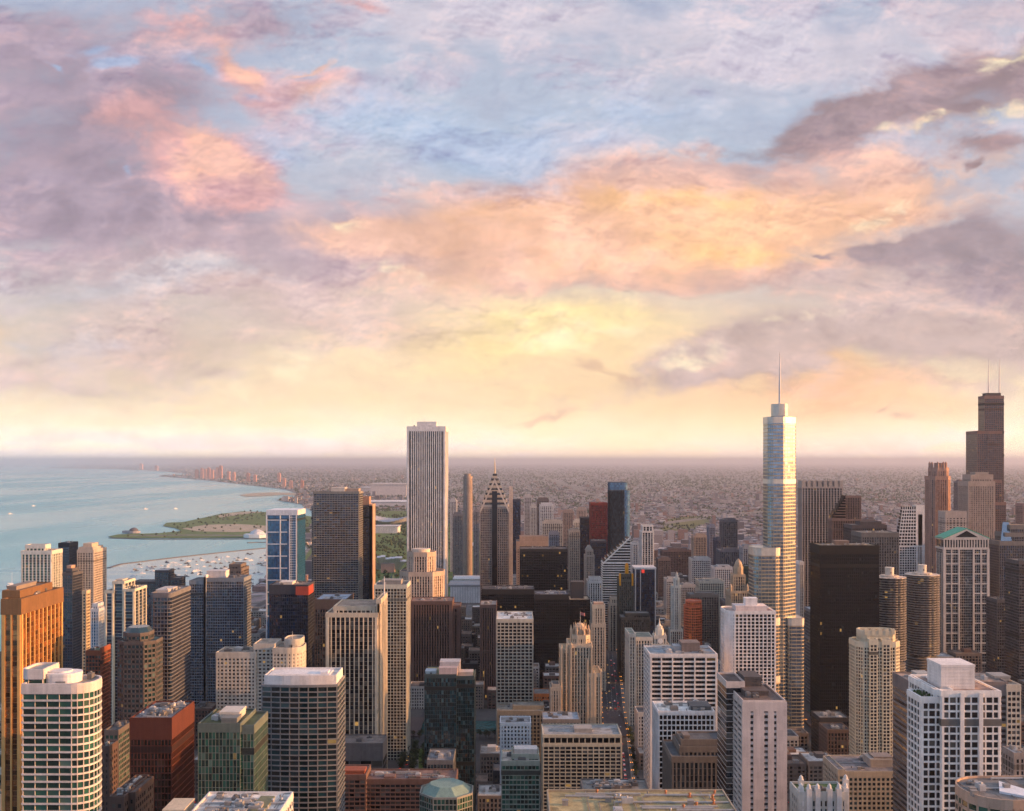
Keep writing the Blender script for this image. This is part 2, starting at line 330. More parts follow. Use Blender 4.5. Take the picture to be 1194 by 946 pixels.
# ------------------------------------------------------------------ mesh collecting
class MB:
    def __init__(s): s.v = []; s.f = []; s.uv = []
    def face(s, pts, uv=None):
        b = len(s.v); s.v += [tuple(p) for p in pts]; s.f.append(tuple(range(b, b + len(pts))))
        s.uv += uv if uv else [(0, 0)] * len(pts)
    def box(s, x0, x1, y0, y1, z0, z1):
        b = len(s.v)
        s.v += [(x0, y0, z0), (x1, y0, z0), (x1, y1, z0), (x0, y1, z0), (x0, y0, z1), (x1, y0, z1), (x1, y1, z1), (x0, y1, z1)]
        for q in ((0, 3, 2, 1), (4, 5, 6, 7), (0, 1, 5, 4), (1, 2, 6, 5), (2, 3, 7, 6), (3, 0, 4, 7)):
            s.f.append(tuple(b + i for i in q)); s.uv += [(0, 0)] * 4
    def prism(s, poly, z0, z1, bay=None, fh=None, poly2=None, cap=True):
        """upright prism over a counter-clockwise footprint; with bay/fh its sides carry one UV cell per window"""
        n = len(poly); top = poly2 or poly; b = len(s.v)
        s.v += [(x, y, z0) for x, y in poly] + [(x, y, z1) for x, y in top]
        u0 = 0
        for i in range(n):
            j = (i + 1) % n
            s.f.append((b + i, b + j, b + n + j, b + n + i))
            if bay:
                L = math.dist(poly[i], poly[j]); c = max(1, round(L / bay)) if L > bay * .6 else L / bay
                v1 = max(1, round((z1 - z0) / fh))
                s.uv += [(u0, 0), (u0 + c, 0), (u0 + c, v1), (u0, v1)]; u0 += math.ceil(c) if L > bay * .6 else c
            else: s.uv += [(0, 0)] * 4
        if cap:
            s.f.append(tuple(b + n + i for i in range(n))); s.uv += [(0, 0)] * n
            s.f.append(tuple(b + n - 1 - i for i in range(n))); s.uv += [(0, 0)] * n
    def obox(s, p, dirv, nrm, w, a, b2, z0, z1):
        """box on a wall: centre p, width w along dirv, from a to b2 along the outward normal"""
        q = []
        for sx, sn in ((-w / 2, b2), (w / 2, b2), (w / 2, a), (-w / 2, a)):
            q.append((p[0] + dirv[0] * sx + nrm[0] * sn, p[1] + dirv[1] * sx + nrm[1] * sn))
        s.prism(q, z0, z1)
    def tube(s, pts, r, n=6):
        """tapering upright tube through (x, y, z, radius) rings"""
        for (x0, y0, z0, r0), (x1, y1, z1, r1) in zip(pts, pts[1:]):
            s.prism([(x0 + r0 * math.cos(2 * math.pi * k / n), y0 + r0 * math.sin(2 * math.pi * k / n)) for k in range(n)], z0, z1,
                    poly2=[(x1 + r1 * math.cos(2 * math.pi * k / n), y1 + r1 * math.sin(2 * math.pi * k / n)) for k in range(n)])
    def build(s, name, mat, parent=None, smooth=False, off=(0, 0, 0)):
        if not s.f: return None
        me = bpy.data.meshes.new(name)
        me.from_pydata([(x - off[0], y - off[1], z - off[2]) for x, y, z in s.v], [], s.f)
        uvl = me.uv_layers.new(name='UVMap'); flat = [c for uv in s.uv for c in uv]
        uvl.data.foreach_set('uv', flat)
        me.materials.append(mat)
        if smooth: me.polygons.foreach_set('use_smooth', [True] * len(me.polygons))
        o = bpy.data.objects.new(name, me); COL.objects.link(o)
        if parent: o.parent = parent
        return o
def tag(o, label=None, cat=None, group=None, kind=None):
    for k, v in (('label', label), ('category', cat), ('group', group), ('kind', kind)):
        if v: o[k] = v
    return o
def empty(name, loc, label, cat, group=None):
    o = bpy.data.objects.new(name, None); COL.objects.link(o); o.location = loc; o.empty_display_size = 5
    return tag(o, label, cat, group)
def copy_tree(o, loc, rz=0, parent=None):
    c = o.copy(); COL.objects.link(c); c.parent = parent
    if parent is None: c.location = loc; c.rotation_euler = (0, 0, rz)
    for ch in list(o.children): copy_tree(ch, None, 0, c)
    return c

def rect(x0, x1, y0, y1): return [(x0, y0), (x1, y0), (x1, y1), (x0, y1)]
def octo(x0, x1, y0, y1, c): return [(x0 + c, y0), (x1 - c, y0), (x1, y0 + c), (x1, y1 - c), (x1 - c, y1), (x0 + c, y1), (x0, y1 - c), (x0, y0 + c)]
def rrect(x0, x1, y0, y1, r, n=5, corners=(1, 1, 1, 1)):
    out = []
    for k, (cx, cy, a0) in enumerate(((x0 + r, y0 + r, 180), (x1 - r, y0 + r, 270), (x1 - r, y1 - r, 0), (x0 + r, y1 - r, 90))):
        if corners[k]:
            for i in range(n + 1):
                a = R(a0 + 90 * i / n); out.append((cx + r * math.cos(a), cy + r * math.sin(a)))
        else: out.append(((x0, x1, x1, x0)[k], (y0, y0, y1, y1)[k]))
    return out
def circ(cx, cy, r, n=24): return [(cx + r * math.cos(2 * math.pi * (k + .5) / n), cy + r * math.sin(2 * math.pi * (k + .5) / n)) for k in range(n)]
def offset(poly, d):
    n = len(poly); out = []
    for i in range(n):
        p0, p1, p2 = poly[i - 1], poly[i], poly[(i + 1) % n]
        def nr(a, b):
            L = math.dist(a, b) or 1; return ((b[1] - a[1]) / L, -(b[0] - a[0]) / L)
        n1, n2 = nr(p0, p1), nr(p1, p2); k = 1 + n1[0] * n2[0] + n1[1] * n2[1]
        if k < .05: k = .05
        out.append((p1[0] + d * (n1[0] + n2[0]) / k, p1[1] + d * (n1[1] + n2[1]) / k))
    return out
def shape(kind, x0, x1, y0, y1):
    if kind is None or kind == 'r': return rect(x0, x1, y0, y1)
    k, v = kind[0], kind[1] if len(kind) > 1 else None
    w = min(x1 - x0, y1 - y0)
    if k == 'o': return octo(x0, x1, y0, y1, v * w)
    if k == 'rr': return rrect(x0, x1, y0, y1, v * w, 5, kind[2] if len(kind) > 2 else (1, 1, 1, 1))
    if k == 'c': return circ((x0 + x1) / 2, (y0 + y1) / 2, w / 2, v or 24)
    if k == 'tr':    # one broad corner facet turned to the west, small rounding elsewhere
        w_ = x1 - x0; d_ = y1 - y0; r = .16 * w_; a = []
        for i in range(5): t_ = R(180 + 22.5 * i); a.append((x0 + r + r * math.cos(t_), y0 + r + r * math.sin(t_)))
        fx, fy = x0 + (1 - v) * w_, min(.82 * v * w_, d_ * .6)
        a += [(fx - .04 * w_, y0), (fx + .03 * w_, y0 + .035 * w_), (x1 - .02 * w_, y0 + fy), (x1, y0 + fy + .05 * w_), (x1, y1 - r), (x1 - r, y1), (x0 + r, y1), (x0, y1 - r)]
        return a
    if k == 'bow':   # front wall bulging towards the viewer
        out = []
        for i in range(9):
            f = i / 8; out.append((x0 + (x1 - x0) * f, y0 + v * (2 * f - 1) ** 2))
        return out + [(x1, y1), (x0, y1)]

def S(w, g='dark', fl=3.6, bay=3.2, band=1.1, bp=.22, pier=.7, pp=.45, crown=0, rough=.85, metal=0.0, pc=None, par=1.0, roof=(112, 110, 108), every=1, endpier=None):
    return dict(w=w, g=g, fl=fl, bay=bay, band=band, bp=bp, pier=pier, pp=pp, crown=crown, rough=rough, metal=metal, pc=pc, par=par, roof=roof, every=every, endpier=endpier)
def facade(G, C, P, poly, z0, z1, st):
    zc = z1 - st['crown']
    nf = max(1, round((zc - z0) / st['fl'])); fh = (zc - z0) / nf
    G.prism(poly, z0, zc, st['bay'], fh)
    if st['crown']: C.prism(offset(poly, max(st['bp'], st['pp']) + .05), zc, z1)
    if st['band'] > 0:
        rp = offset(poly, st['bp'])
        for i in range(0, nf + 1, st['every']):
            za = z0 + i * fh
            C.prism(rp, max(z0, za - st['band'] * .5), min(za + st['band'] * .5, zc + .02))
    if st['pier'] > 0:
        n = len(poly)
        for i in range(n):
            a, b = poly[i], poly[(i + 1) % n]; L = math.dist(a, b)
            if L < .8 * st['bay']: cnt = 1 if L > .3 * st['bay'] else 0
            else: cnt = max(1, round(L / st['bay']))
            if not cnt: continue
            d = ((b[0] - a[0]) / L, (b[1] - a[1]) / L); nr = (d[1], -d[0])
            for k in range(cnt + 1):
                w = st['pier']
                if k in (0, cnt):
                    w = st['endpier'] or w
                s_ = min(max(L * k / cnt, w / 2), L - w / 2)
                P.obox((a[0] + d[0] * s_, a[1] + d[1] * s_), d, nr, w, -.15, st['pp'], z0, zc + (.03 if st['crown'] else .06))
LRND = random.Random(31)
def louvres(root, poly, z0, z1, st, L):
    nf = max(1, round((z1 - st['crown'] - z0) / st['fl']))
    if nf < 24 or st['fl'] > 5 or LRND.random() < .35: return
    fh = (z1 - st['crown'] - z0) / nf; po = offset(poly, max(st['bp'], .12) + .06)
    for fr in ((.52,), (.93,), (.45, .94))[LRND.randrange(3)]:
        k = round(nf * fr); m = MB()
        m.prism(po, z0 + k * fh + .1, z0 + (k + 1) * fh - .1)
        for j in range(1, 5): m.prism(offset(po, .10), z0 + k * fh + fh * j / 5 - .12, z0 + k * fh + fh * j / 5 + .12)
        m.build('louvre_band', wall(tuple(v * .45 for v in st['w']), .7), root, off=L)
FRONT = ('broad glass tower with a white curved', 'tall gold sunlit', 'dark brown slab', 'green glass block', 'dark glass tower with a flat brick', 'dark blue banded', 'beige tower of small', 'blue glass tower framed', 'cream and charcoal', 'pink beige slab', 'big white gridded', 'lower white gridded', 'bright white gridded',
         'sheer black slab', 'broad taupe slab', 'huge dark tower', 'long pale hotel', 'broad blue grey', 'granite tower', 'gothic limestone', 'ornate white', 'tall silver glass', 'giant stepped', 'dark glass tower in a beige', 'cream chamfered', 'white gridded tower with a steeply', 'pale brown tower under', 'reddish brown tower with', 'pale postmodern',
         'rounded terracotta', 'wide tan gravel', 'white roofed low', 'reddish brown slab', 'dark slate tower with', 'dark teal glass', 'tan tower with a round', 'rose granite', 'deep blue glass tower edged', 'white striped tower with', 'dark stone tower with a bright', 'slim ivory', 'sand pink oct', 'brown octagonal', 'dark glass tower with a tan', 'low round topped', 'long red brick')
def pz(t, D): return H - (t - HY) * D / F
def pxx(p, D): return (p - CX) * D / F
FOOT = []
def units(root, x0, x1, y0, y1, z, n, seed, roof=None):
    r = random.Random(seed); w, d = x1 - x0, y1 - y0
    for k in range(n):
        m = MB(); sx, sy, sz = r.uniform(1.2, min(6, w * .22) + .1), r.uniform(1.2, min(6, d * .22) + .1), r.uniform(.8, 2.6)
        cx, cy = r.uniform(x0 + .12 * w + sx / 2, x1 - .12 * w - sx / 2), r.uniform(y0 + .12 * d + sy / 2, y1 - .12 * d - sy / 2)
        m.box(cx - sx / 2, cx + sx / 2, cy - sy / 2, cy + sy / 2, z - .1, z + sz)
        if r.random() < .5: m.tube([(cx, cy, z + sz - .05, min(sx, sy) * .3), (cx, cy, z + sz + .7, min(sx, sy) * .3)], 0, 8)
        else: m.box(cx - sx * .35, cx + sx * .35, cy - sy * .3, cy + sy * .3, z + sz - .05, z + sz + .3)
        m.build('rooftop_unit', wall(r.choice([(150, 148, 142), (182, 178, 170), (120, 112, 104), (96, 96, 98)]), .6), roof or root, off=root.location)
def clutter(root, x0, x1, y0, y1, z, seed, roof=None, n=10):
    """ducts, pipe runs, vents and a stair hatch on a roof seen from above"""
    r = random.Random(seed); w, d = x1 - x0, y1 - y0; P = roof or root; L = root.location
    for k in range(n):
        x, y = r.uniform(x0 + 1.5, x1 - 1.5), r.uniform(y0 + 1.5, y1 - 1.5); m = MB(); kind = r.random()
        if kind < .30:
            l = r.uniform(.2, .5) * w; a = max(x0 + .8, min(x, x1 - .8 - l)); m.box(a, a + l, y - .35, y + .35, z + .25, z + .85)
            for q in range(int(l / 3) + 1): m.box(a + q * 3, a + q * 3 + .25, y - .5, y + .5, z - .1, z + .3)
            m.build('duct', wall((168, 168, 166), .45), P, off=L)
        elif kind < .55:
            l = r.uniform(.3, .7) * d; a = max(y0 + .8, min(y, y1 - .8 - l)); m.box(x - .12, x + .12, a, a + l, z + .15, z + .38); m.box(x, x + r.uniform(2, 6), a + l - .12, a + l + .12, z + .15, z + .38); m.build('pipe', wall((140, 130, 122), .5), P, off=L)
        elif kind < .9:
            s_ = r.uniform(.25, .5); m.tube([(x, y, z - .1, s_), (x, y, z + .9, s_), (x, y, z + 1.0, s_ * 1.6), (x, y, z + 1.35, s_ * 1.2), (x, y, z + 1.5, .1)], 0, 10); m.build('roof_vent', wall(r.choice([(176, 174, 170), (110, 106, 102), (196, 190, 180)]), .5), P, off=L)
        else:
            m.box(x - 1.2, x + 1.2, y - 1, y + 1, z - .1, z + 2.1); m.box(x - 1.35, x + 1.35, y - 1.15, y + 1.15, z + 2.05, z + 2.25); m.build('stair_hatch', wall((150, 140, 128), .7), P, off=L)
CLUT = {'dark brown slab with one': 16, 'wide tan gravel': 40, 'white roofed low': 34, 'dark flat roof crowded': 14, 'big white gridded': 12, 'lower white gridded': 12, 'mustard hotel': 12, 'beige hotel': 10, 'dark old stone': 9, 'narrow pale gridded': 14, 'rounded terracotta': 12, 'green glass block': 6, 'long red brick': 16, 'sheer black slab': 12, 'broad taupe': 14, 'low brown brick': 10, 'dark teal': 4, 'black steel block': 10, 'low broad black': 12, 'pale green glass': 5}
def tower(name, label, D, d, secs, st, cat='building', group=None, pent=None, nu=0, proof=None, seed=None, mast=None):
    """secs: (left px, right px, top px, front offset, depth, footprint shape, style) at the front plane D; stands on the ground"""
    built = []
    if not label.startswith(FRONT):      # measured outline takes in the far end of the side wall as well: solve for the front wall
        A, B = min(s[0] for s in secs), max(s[1] for s in secs); mid = (A + B) / 2
        k = d / D
        if mid < CX: sh_ = (CX - B) * k
        else: sh_ = (A - CX) * k
        sh_ = max(0.0, sh_); lim = .50 * (B - A)
        if sh_ > lim:
            f_ = lim / sh_; d = d * f_; sh_ = lim
            secs = [tuple(s[:4]) + ((s[4] * f_ if s[4] else s[4]),) + tuple(s[5:]) if len(s) > 4 else s for s in secs]
            pent = [tuple(p[:4]) + (p[4] * f_,) + tuple(p[5:]) for p in (pent or [])]
            secs = [tuple(s[:3]) + ((s[3] or 0) * f_,) + tuple(s[4:]) if len(s) > 3 else s for s in secs]; pent = [tuple(p[:3]) + (p[3] * f_,) + tuple(p[4:]) for p in pent]
        sc = (B - A - sh_) / (B - A)
        mp = (lambda p: A + (p - A) * sc) if mid < CX else (lambda p: B - (B - p) * sc)
        secs = [(mp(s[0]), mp(s[1])) + tuple(s[2:]) for s in secs]; pent = [(mp(p[0]), mp(p[1])) + tuple(p[2:]) for p in (pent or [])]; mast = [(mp(m_[0]),) + tuple(m_[1:]) for m_ in (mast or [])]
    for s in secs:
        a, b, t = s[:3]; dy = s[3] if len(s) > 3 and s[3] is not None else 0; dd = s[4] if len(s) > 4 and s[4] else d
        sh = s[5] if len(s) > 5 else None; sst = s[6] if len(s) > 6 and s[6] else st
        q = D + dy; z0 = s[7] if len(s) > 7 else -1.0
        built.append((pxx(a, q), pxx(b, q), q, q + dd, z0, pz(t, q), sh, sst))
    X0 = min(b[0] for b in built); X1 = max(b[1] for b in built); Y0 = min(b[2] for b in built); Y1 = max(b[3] for b in built)
    FOOT.append((X0, X1, Y0, Y1, name, label))
    root = empty(name, ((X0 + X1) / 2, (Y0 + Y1) / 2, 0), label, cat, group)
    L = root.location
    bym = {}
    for (x0, x1, y0, y1, z0, z1, sh, sst) in built:
        poly = shape(sh, x0, x1, y0, y1)
        key = id(sst); G, C, P, Rf = bym.setdefault(key, (MB(), MB(), MB(), MB())) if False else bym.setdefault(key, (MB(), MB(), MB(), MB(), sst))[:4]
        facade(G, C, P if sst['pc'] else C, poly, z0, z1, sst)
        if sst is st and sh is None: louvres(root, poly, z0, z1, sst, L)
        Rf.prism(offset(poly, -.25), z1 + .02, z1 + .12)
        if sst['par']:
            rp = offset(poly, max(sst['bp'], sst['pp']) * .9); n = len(rp); inn = offset(poly, -.4)
            for i in range(n):
                j = (i + 1) % n
                C.prism([rp[i], rp[j], inn[j], inn[i]], z1 + .005 - .3, z1 + sst['par'])
    root_roof = None
    big = max(built, key=lambda s: (s[1] - s[0]) * (s[3] - s[2]))
    for G, C, P, Rf, sst in bym.values():
        C.build('cladding', wall(sst['w'], sst['rough'], sst['metal']), root, off=L)
        G.build('glazing', glass(sst['g']), root, off=L)
        P.build('piers' if False else 'cladding', wall(sst['pc'] or sst['w'], sst['rough'], sst['metal']), root, off=L)
        rfo = Rf.build('roof', roof_mat(sst['roof']), root, off=L); root_roof = rfo if root_roof is None else root_roof
    for p in (pent or []):
        a, b, t, dy, dd = p[:5]; c = p[5] if len(p) > 5 and p[5] else st['w']; sh = p[6] if len(p) > 6 else None
        q = D + dy; x0, x1 = pxx(a, q), pxx(b, q); z1 = pz(t, q)
        cand = [s[5] for s in built if s[0] - 3 <= (x0 + x1) / 2 <= s[1] + 3 and s[2] - 3 <= q + dd / 2 <= s[3] + 3 and s[5] < z1 + 3]
        zb = min(cand) - 1 if cand else z1 - 8
        zb = max([c_ for c_ in cand if c_ < z1] or [z1 - 8])
        m = MB(); poly = shape(sh, x0, x1, q, q + dd)
        m.prism(poly, zb - .5, z1); m.prism(offset(poly, .25), z1 - .8, z1 + .3)
        nl = max(1, int((z1 - zb) / 1.6))
        if z1 - zb > 2.5:
            for k in range(1, nl):
                zz = zb + (z1 - zb) * k / nl; m.prism(offset(poly, .12), zz - .18, zz + .18)
        m.build('penthouse', wall(c, .8), root_roof, off=L)
    for pre, cn in CLUT.items():
        if label.startswith(pre): clutter(root, big[0], big[1], big[2], big[3], big[5] + .1, int(D * 3 + cn), root_roof, cn)
    if nu:
        big = max(built, key=lambda s: (s[1] - s[0]) * (s[3] - s[2]))
        units(root, big[0], big[1], big[2], big[3], big[5] + .1, nu, seed or int(D * 7 + secs[0][0]), root_roof)
    for mp in (mast or []):
        px, t, dy, rad, tb = mp
        q = D + dy; m = MB(); x = pxx(px, q); z1 = pz(t, q); zb = pz(tb, q)
        m.tube([(x, q, zb - 1, rad), (x, q, zb + (z1 - zb) * .5, rad * .7), (x, q, z1, rad * .25)], 0, 8)
        m.build('mast', wall((214, 208, 200), .5), root_roof, off=L)
    return root
def gp(px, y):
    D = F * H / (y - HY); return ((px - CX) * D / F, D)
def sheet(name, pts, z, mat, kind='structure'):
    m = MB(); m.face([(x, y, z) for x, y in pts])
    bm = bmesh.new(); vs = [bm.verts.new((x, y, z)) for x, y in pts]; f = bm.faces.new(vs); bm.normal_update()
    if f.normal.z < 0: f.normal_flip()
    bmesh.ops.triangulate(bm, faces=bm.faces[:], ngon_method='EAR_CLIP')
    me = bpy.data.meshes.new(name); bm.to_mesh(me); bm.free(); me.materials.append(mat)
    o = bpy.data.objects.new(name, me); COL.objects.link(o); o['kind'] = kind
    return o

# ------------------------------------------------------------------ lake, land, park, streets
FAR = 140000.0
def lake_mat():
    m, t, bs, out = new_mat('lake_water')
    tc = t.n.new('ShaderNodeTexCoord'); o = tc.outputs['Object']
    n1 = t.noise(o, .018, 4, .6); n2 = t.noise(o, .0015, 4, .6); n3 = t.noise(t.vec('MULTIPLY', o, (1, .25, 1)), .0006, 4, .6)
    t.put(bs.inputs['Base Color'], t.mix(t.smooth(t.math('MULTIPLY_ADD', n3, .6, t.math('MULTIPLY', n2, .4)), .35, .65), lin((124, 184, 188)), lin((146, 200, 202))))
    t.put(bs.inputs['Roughness'], t.math('MULTIPLY_ADD', n2, .18, t.math('MULTIPLY_ADD', t.smooth(t.noise(t.vec('MULTIPLY', o, (1, .12, 1)), .0011, 5, .65), .42, .62), .22, .10))); bs.inputs['IOR'].default_value = 1.33
    b = t.n.new('ShaderNodeBump'); b.inputs['Strength'].default_value = .5; b.inputs['Distance'].default_value = 6
    t.put(b.inputs['Height'], t.math('ADD', n1, t.noise(o, .09, 3, .6))); t.l.new(b.outputs[0], bs.inputs['Normal'])
    return m
LAKE = lake_mat()
def land_mat():
    m, t, bs, out = new_mat('city_land')
    tc = t.n.new('ShaderNodeTexCoord'); o = tc.outputs['Object']; x, y, z = t.sep(o)[:3]
    v = t.n.new('ShaderNodeTexVoronoi'); t.put(v.inputs['Vector'], o); v.inputs['Scale'].default_value = .035; v.distance = 'CHEBYCHEV'
    vc = t.sep(v.outputs['Color'])
    lots = t.ramp(vc[0], [(0, lin((74, 84, 70))), (.3, lin((130, 122, 126))), (.45, lin((90, 100, 82))), (.6, lin((150, 138, 140))), (.72, lin((110, 106, 112))), (.86, lin((184, 172, 172))), (.93, lin((80, 92, 72)))], 'CONSTANT')
    big = t.noise(o, .0007, 6, .65)
    lots = t.mix(t.smooth(big, .46, .60), lots, t.mix(vc[1], lin((72, 88, 68)), lin((110, 108, 108))))
    v2 = t.n.new('ShaderNodeTexVoronoi'); t.put(v2.inputs['Vector'], o); v2.inputs['Scale'].default_value = .004; v2.distance = 'CHEBYCHEV'
    lots = t.mix(t.math('MULTIPLY', t.sep(v2.outputs['Color'])[0], .35), lots, lin((172, 162, 168)))
    st = t.math('LESS_THAN', t.math('FRACT', t.math('DIVIDE', x, 105.0)), .13)
    st2 = t.math('LESS_THAN', t.math('FRACT', t.math('DIVIDE', y, 190.0)), .075)
    asp = t.math('MAXIMUM', st, st2)
    c = t.mix(t.math('MULTIPLY', asp, .85), lots, lin((72, 70, 72)))
    near = t.smooth(y, 1500, 2600)
    pav = t.mix(t.noise(o, .06, 5, .7), lin((52, 52, 54)), lin((104, 100, 96)))
    c = t.mix(near, t.mix(t.math('MULTIPLY', asp, .7), pav, lin((58, 58, 60))), c)
    t.put(bs.inputs['Base Color'], c); bs.inputs['Roughness'].default_value = .95
    return m
LAND = land_mat()
def turf_mat(key, a, b):
    m, t, bs, out = new_mat(key); tc = t.n.new('ShaderNodeTexCoord'); o = tc.outputs['Object']
    f = t.math('MULTIPLY_ADD', t.noise(o, .02, 5, .65), .7, t.math('MULTIPLY', t.noise(o, .15, 4, .6), .3))
    t.put(bs.inputs['Base Color'], t.mix(t.smooth(f, .35, .65), lin(a), lin(b))); bs.inputs['Roughness'].default_value = .95
    return m
TURF = turf_mat('park_turf', (66, 92, 40), (98, 118, 58)); SAND = turf_mat('sand', (190, 172, 150), (150, 140, 118))
ASPH = turf_mat('asphalt', (52, 52, 55), (70, 69, 70)); PAVE = turf_mat('paving', (104, 100, 96), (134, 128, 122))
RIVER = lake_mat(); RIVER.name = 'river_water'
RIVER.node_tree.nodes['Principled BSDF'].inputs['Base Color'].links and RIVER.node_tree.links.remove(RIVER.node_tree.nodes['Principled BSDF'].inputs['Base Color'].links[0])
RIVER.node_tree.nodes['Principled BSDF'].inputs['Base Color'].default_value = lin((40, 92, 92))

sheet('lake', [(-FAR * 1.1, -3000), (6000, -3000), (6000, FAR), (-FAR * 1.1, FAR)], -3.0, LAKE)
HARBW = lake_mat(); HARBW.name = 'harbour_water'
_r = [n for n in HARBW.node_tree.nodes if n.type == 'BSDF_PRINCIPLED'][0]
for l in list(HARBW.node_tree.links):
    if l.to_node == _r and l.to_socket.name == 'Base Color': HARBW.node_tree.links.remove(l)
_r.inputs['Base Color'].default_value = lin((196, 212, 204))  # paler base colour stands for the sky mirrored in calm water
sheet('harbour', [gp(127, 662), gp(142, 657.6), gp(200, 650.6), gp(260, 644), gp(330, 637), gp(362, 634), gp(372, 660), gp(300, 700), gp(100, 720), gp(60, 690)], -2.6, HARBW)
coast = [(-760, -2500), (-760, 900), (-800, 1700), gp(300, 690), gp(338, 656), gp(358, 640), gp(350, 628), gp(372, 602), gp(352, 588),
         gp(322, 583), gp(345, 579), gp(346, 575), gp(332, 570.5), gp(300, 567), gp(272, 563.6), gp(240, 560), gp(212, 557.5), gp(186, 555.6), gp(186, 554.4), gp(222, 553.2),
         gp(196, 550.4), gp(176, 549), gp(140, 547.4), gp(100, 546.6), gp(57, 545.6), gp(57, 545), gp(110, 543.8), gp(60, 542.6), gp(60, 541.9), gp(150, 541.2)]
land = coast + [(-40000, FAR), (FAR * 1.1, FAR), (FAR * 1.1, -2500)]
sheet('ground', land, 0.0, LAND)
# museum peninsula, sand spit, harbour breakwaters
isl = [gp(126, 625.5), gp(138, 623), gp(160, 622.4), gp(186, 621.5), gp(212, 619), gp(204, 615.5), gp(190, 613), gp(194, 609.5), gp(214, 608.6), gp(236, 604), gp(258, 599), gp(282, 596.2), gp(312, 597), gp(352, 601), gp(372, 603), gp(352, 628), gp(300, 626.8), gp(250, 627), gp(170, 627.2), gp(135, 627)]
sheet('peninsula', isl, -.6, TURF)
sheet('sand_spit', [gp(279, 577.2), gp(292, 575.2), gp(315, 574), gp(346, 574.8), gp(348, 578.2), gp(330, 577), gp(305, 578.6), gp(286, 579)], -1.2, SAND)
sheet('beach', [gp(250, 602), gp(270, 598), gp(290, 596.4), gp(306, 597.4), gp(284, 599.6), gp(258, 603.4)], -.3, SAND)
sheet('peninsula_paving', [gp(212, 616.5), gp(240, 612), gp(275, 611), gp(310, 613), gp(310, 619), gp(270, 620.5), gp(230, 619.5)], -.3, SAND)
sheet('peninsula_path', [gp(150, 624.3), gp(220, 623.4), gp(312, 624), gp(312, 624.9), gp(220, 624.4), gp(150, 625)], -.3, PAVE)
def breakwater(pts, label):
    m = MB()
    for a, b in zip(pts, pts[1:]):
        L = math.dist(a, b); d = ((b[0] - a[0]) / L, (b[1] - a[1]) / L)
        m.obox(((a[0] + b[0]) / 2, (a[1] + b[1]) / 2), d, (d[1], -d[0]), L + 3, -5, 5, -5, -.8)
    o = m.build('breakwater', wall((112, 104, 98), .9)); tag(o, label, 'breakwater')
breakwater([gp(127, 661.5), gp(142, 657), gp(200, 650), gp(260, 643.5), gp(330, 636.5)], 'long thin stone breakwater curving round the boats in the harbour')
breakwater([gp(128, 627), gp(170, 628.4), gp(250, 628.2), gp(330, 628)], 'low stone sea wall along the near edge of the museum peninsula')
breakwater([gp(289, 632.5), gp(300, 632), gp(330, 631.8)], 'short stone jetty below the white domed aquarium')
# parks
sheet('park_lawn', [gp(420, 700), gp(340, 672), gp(362, 640), gp(400, 612), gp(440, 596), gp(478, 596), gp(560, 622), gp(596, 640), gp(600, 668), gp(560, 694)], .25, TURF)
sheet('rail_yard_park', [gp(765, 622), gp(776, 606), gp(805, 602), gp(836, 604), gp(822, 614), gp(800, 622)], .25, turf_mat('yard_scrub', (78, 88, 44), (112, 108, 62)))
sheet('plaza_lawn', [gp(467, 904), gp(473, 876), gp(496, 872), gp(497, 904)], .25, turf_mat('plaza_turf', (70, 92, 34), (96, 112, 46)))
sheet('plaza_path', [gp(477, 904), gp(480, 878), gp(488, 877), gp(488, 904)], .30, PAVE)
sheet('river', [(-760, 1088), (-100, 1092), (60, 1120), (250, 1140), (420, 1172), (460, 1250), (420, 1500), (390, 1500), (425, 1270), (405, 1212), (240, 1176), (60, 1152), (-100, 1146), (-760, 1150)], .20, RIVER)
# Michigan Avenue runs away from the viewer, a little to the right
AV = 0.062
def avx(y): return 99 + (y - 946) * AV * 1.30
sheet('avenue', [(avx(560) - 12, 560), (avx(560) + 12, 560), (avx(1560) + 12, 1560), (avx(1560) - 12, 1560)], .30, ASPH)
for s in (-1, 1):
    m = MB(); m.prism([(avx(560) + s * 14.5 - 2.3, 560), (avx(560) + s * 14.5 + 2.3, 560), (avx(1560) + s * 14.5 + 2.3, 1560), (avx(1560) + s * 14.5 - 2.3, 1560)], 0, .45)
    o = m.build('pavement', PAVE); o['kind'] = 'structure'
m = MB()
for k in range(120):
    y = 565 + k * 8.3
    for off in (-6, 0, 6):
        x = avx(y) + off; m.face([(x - .12, y, .31), (x + .12, y, .31), (x + .12 + .3, y + 3.4, .31), (x - .12 + .3, y + 3.4, .31)])
o = m.build('lane_markings', wall((206, 204, 196), .8)); o['kind'] = 'structure'
sheet('river_street', [(-100, 862), (-88, 862), (-100, 1085), (-116, 1085)], .30, ASPH)
sheet('cross_street', [(-380, 868), (300, 868), (300, 884), (-380, 884)], .28, ASPH)
sheet('state_street', [(318, 700), (334, 700), (346, 1130), (328, 1130)], .30, ASPH)
sheet('lake_drive', [gp(318, 720), gp(345, 668), gp(368, 640), gp(392, 618), gp(398, 618), gp(376, 642), gp(354, 672), gp(330, 722)], .34, ASPH)
ROADS = [[gp(800, 620), gp(740, 604), gp(668, 570), gp(620, 553), gp(626, 553), gp(676, 569.5), gp(748, 603.5), gp(808, 619.5)], [gp(700, 618), gp(860, 598), gp(1010, 590), gp(1010, 592), gp(860, 600.5), gp(704, 621)], [gp(560, 583), gp(690, 577), gp(860, 580), gp(860, 581.4), gp(690, 578.4), gp(560, 584.6)], [gp(1005, 628), gp(940, 590), gp(900, 570), gp(904, 570), gp(946, 590), gp(1014, 628)],
         [gp(476, 594), gp(500, 575), gp(560, 562), gp(562, 563), gp(506, 576), gp(484, 595)]]
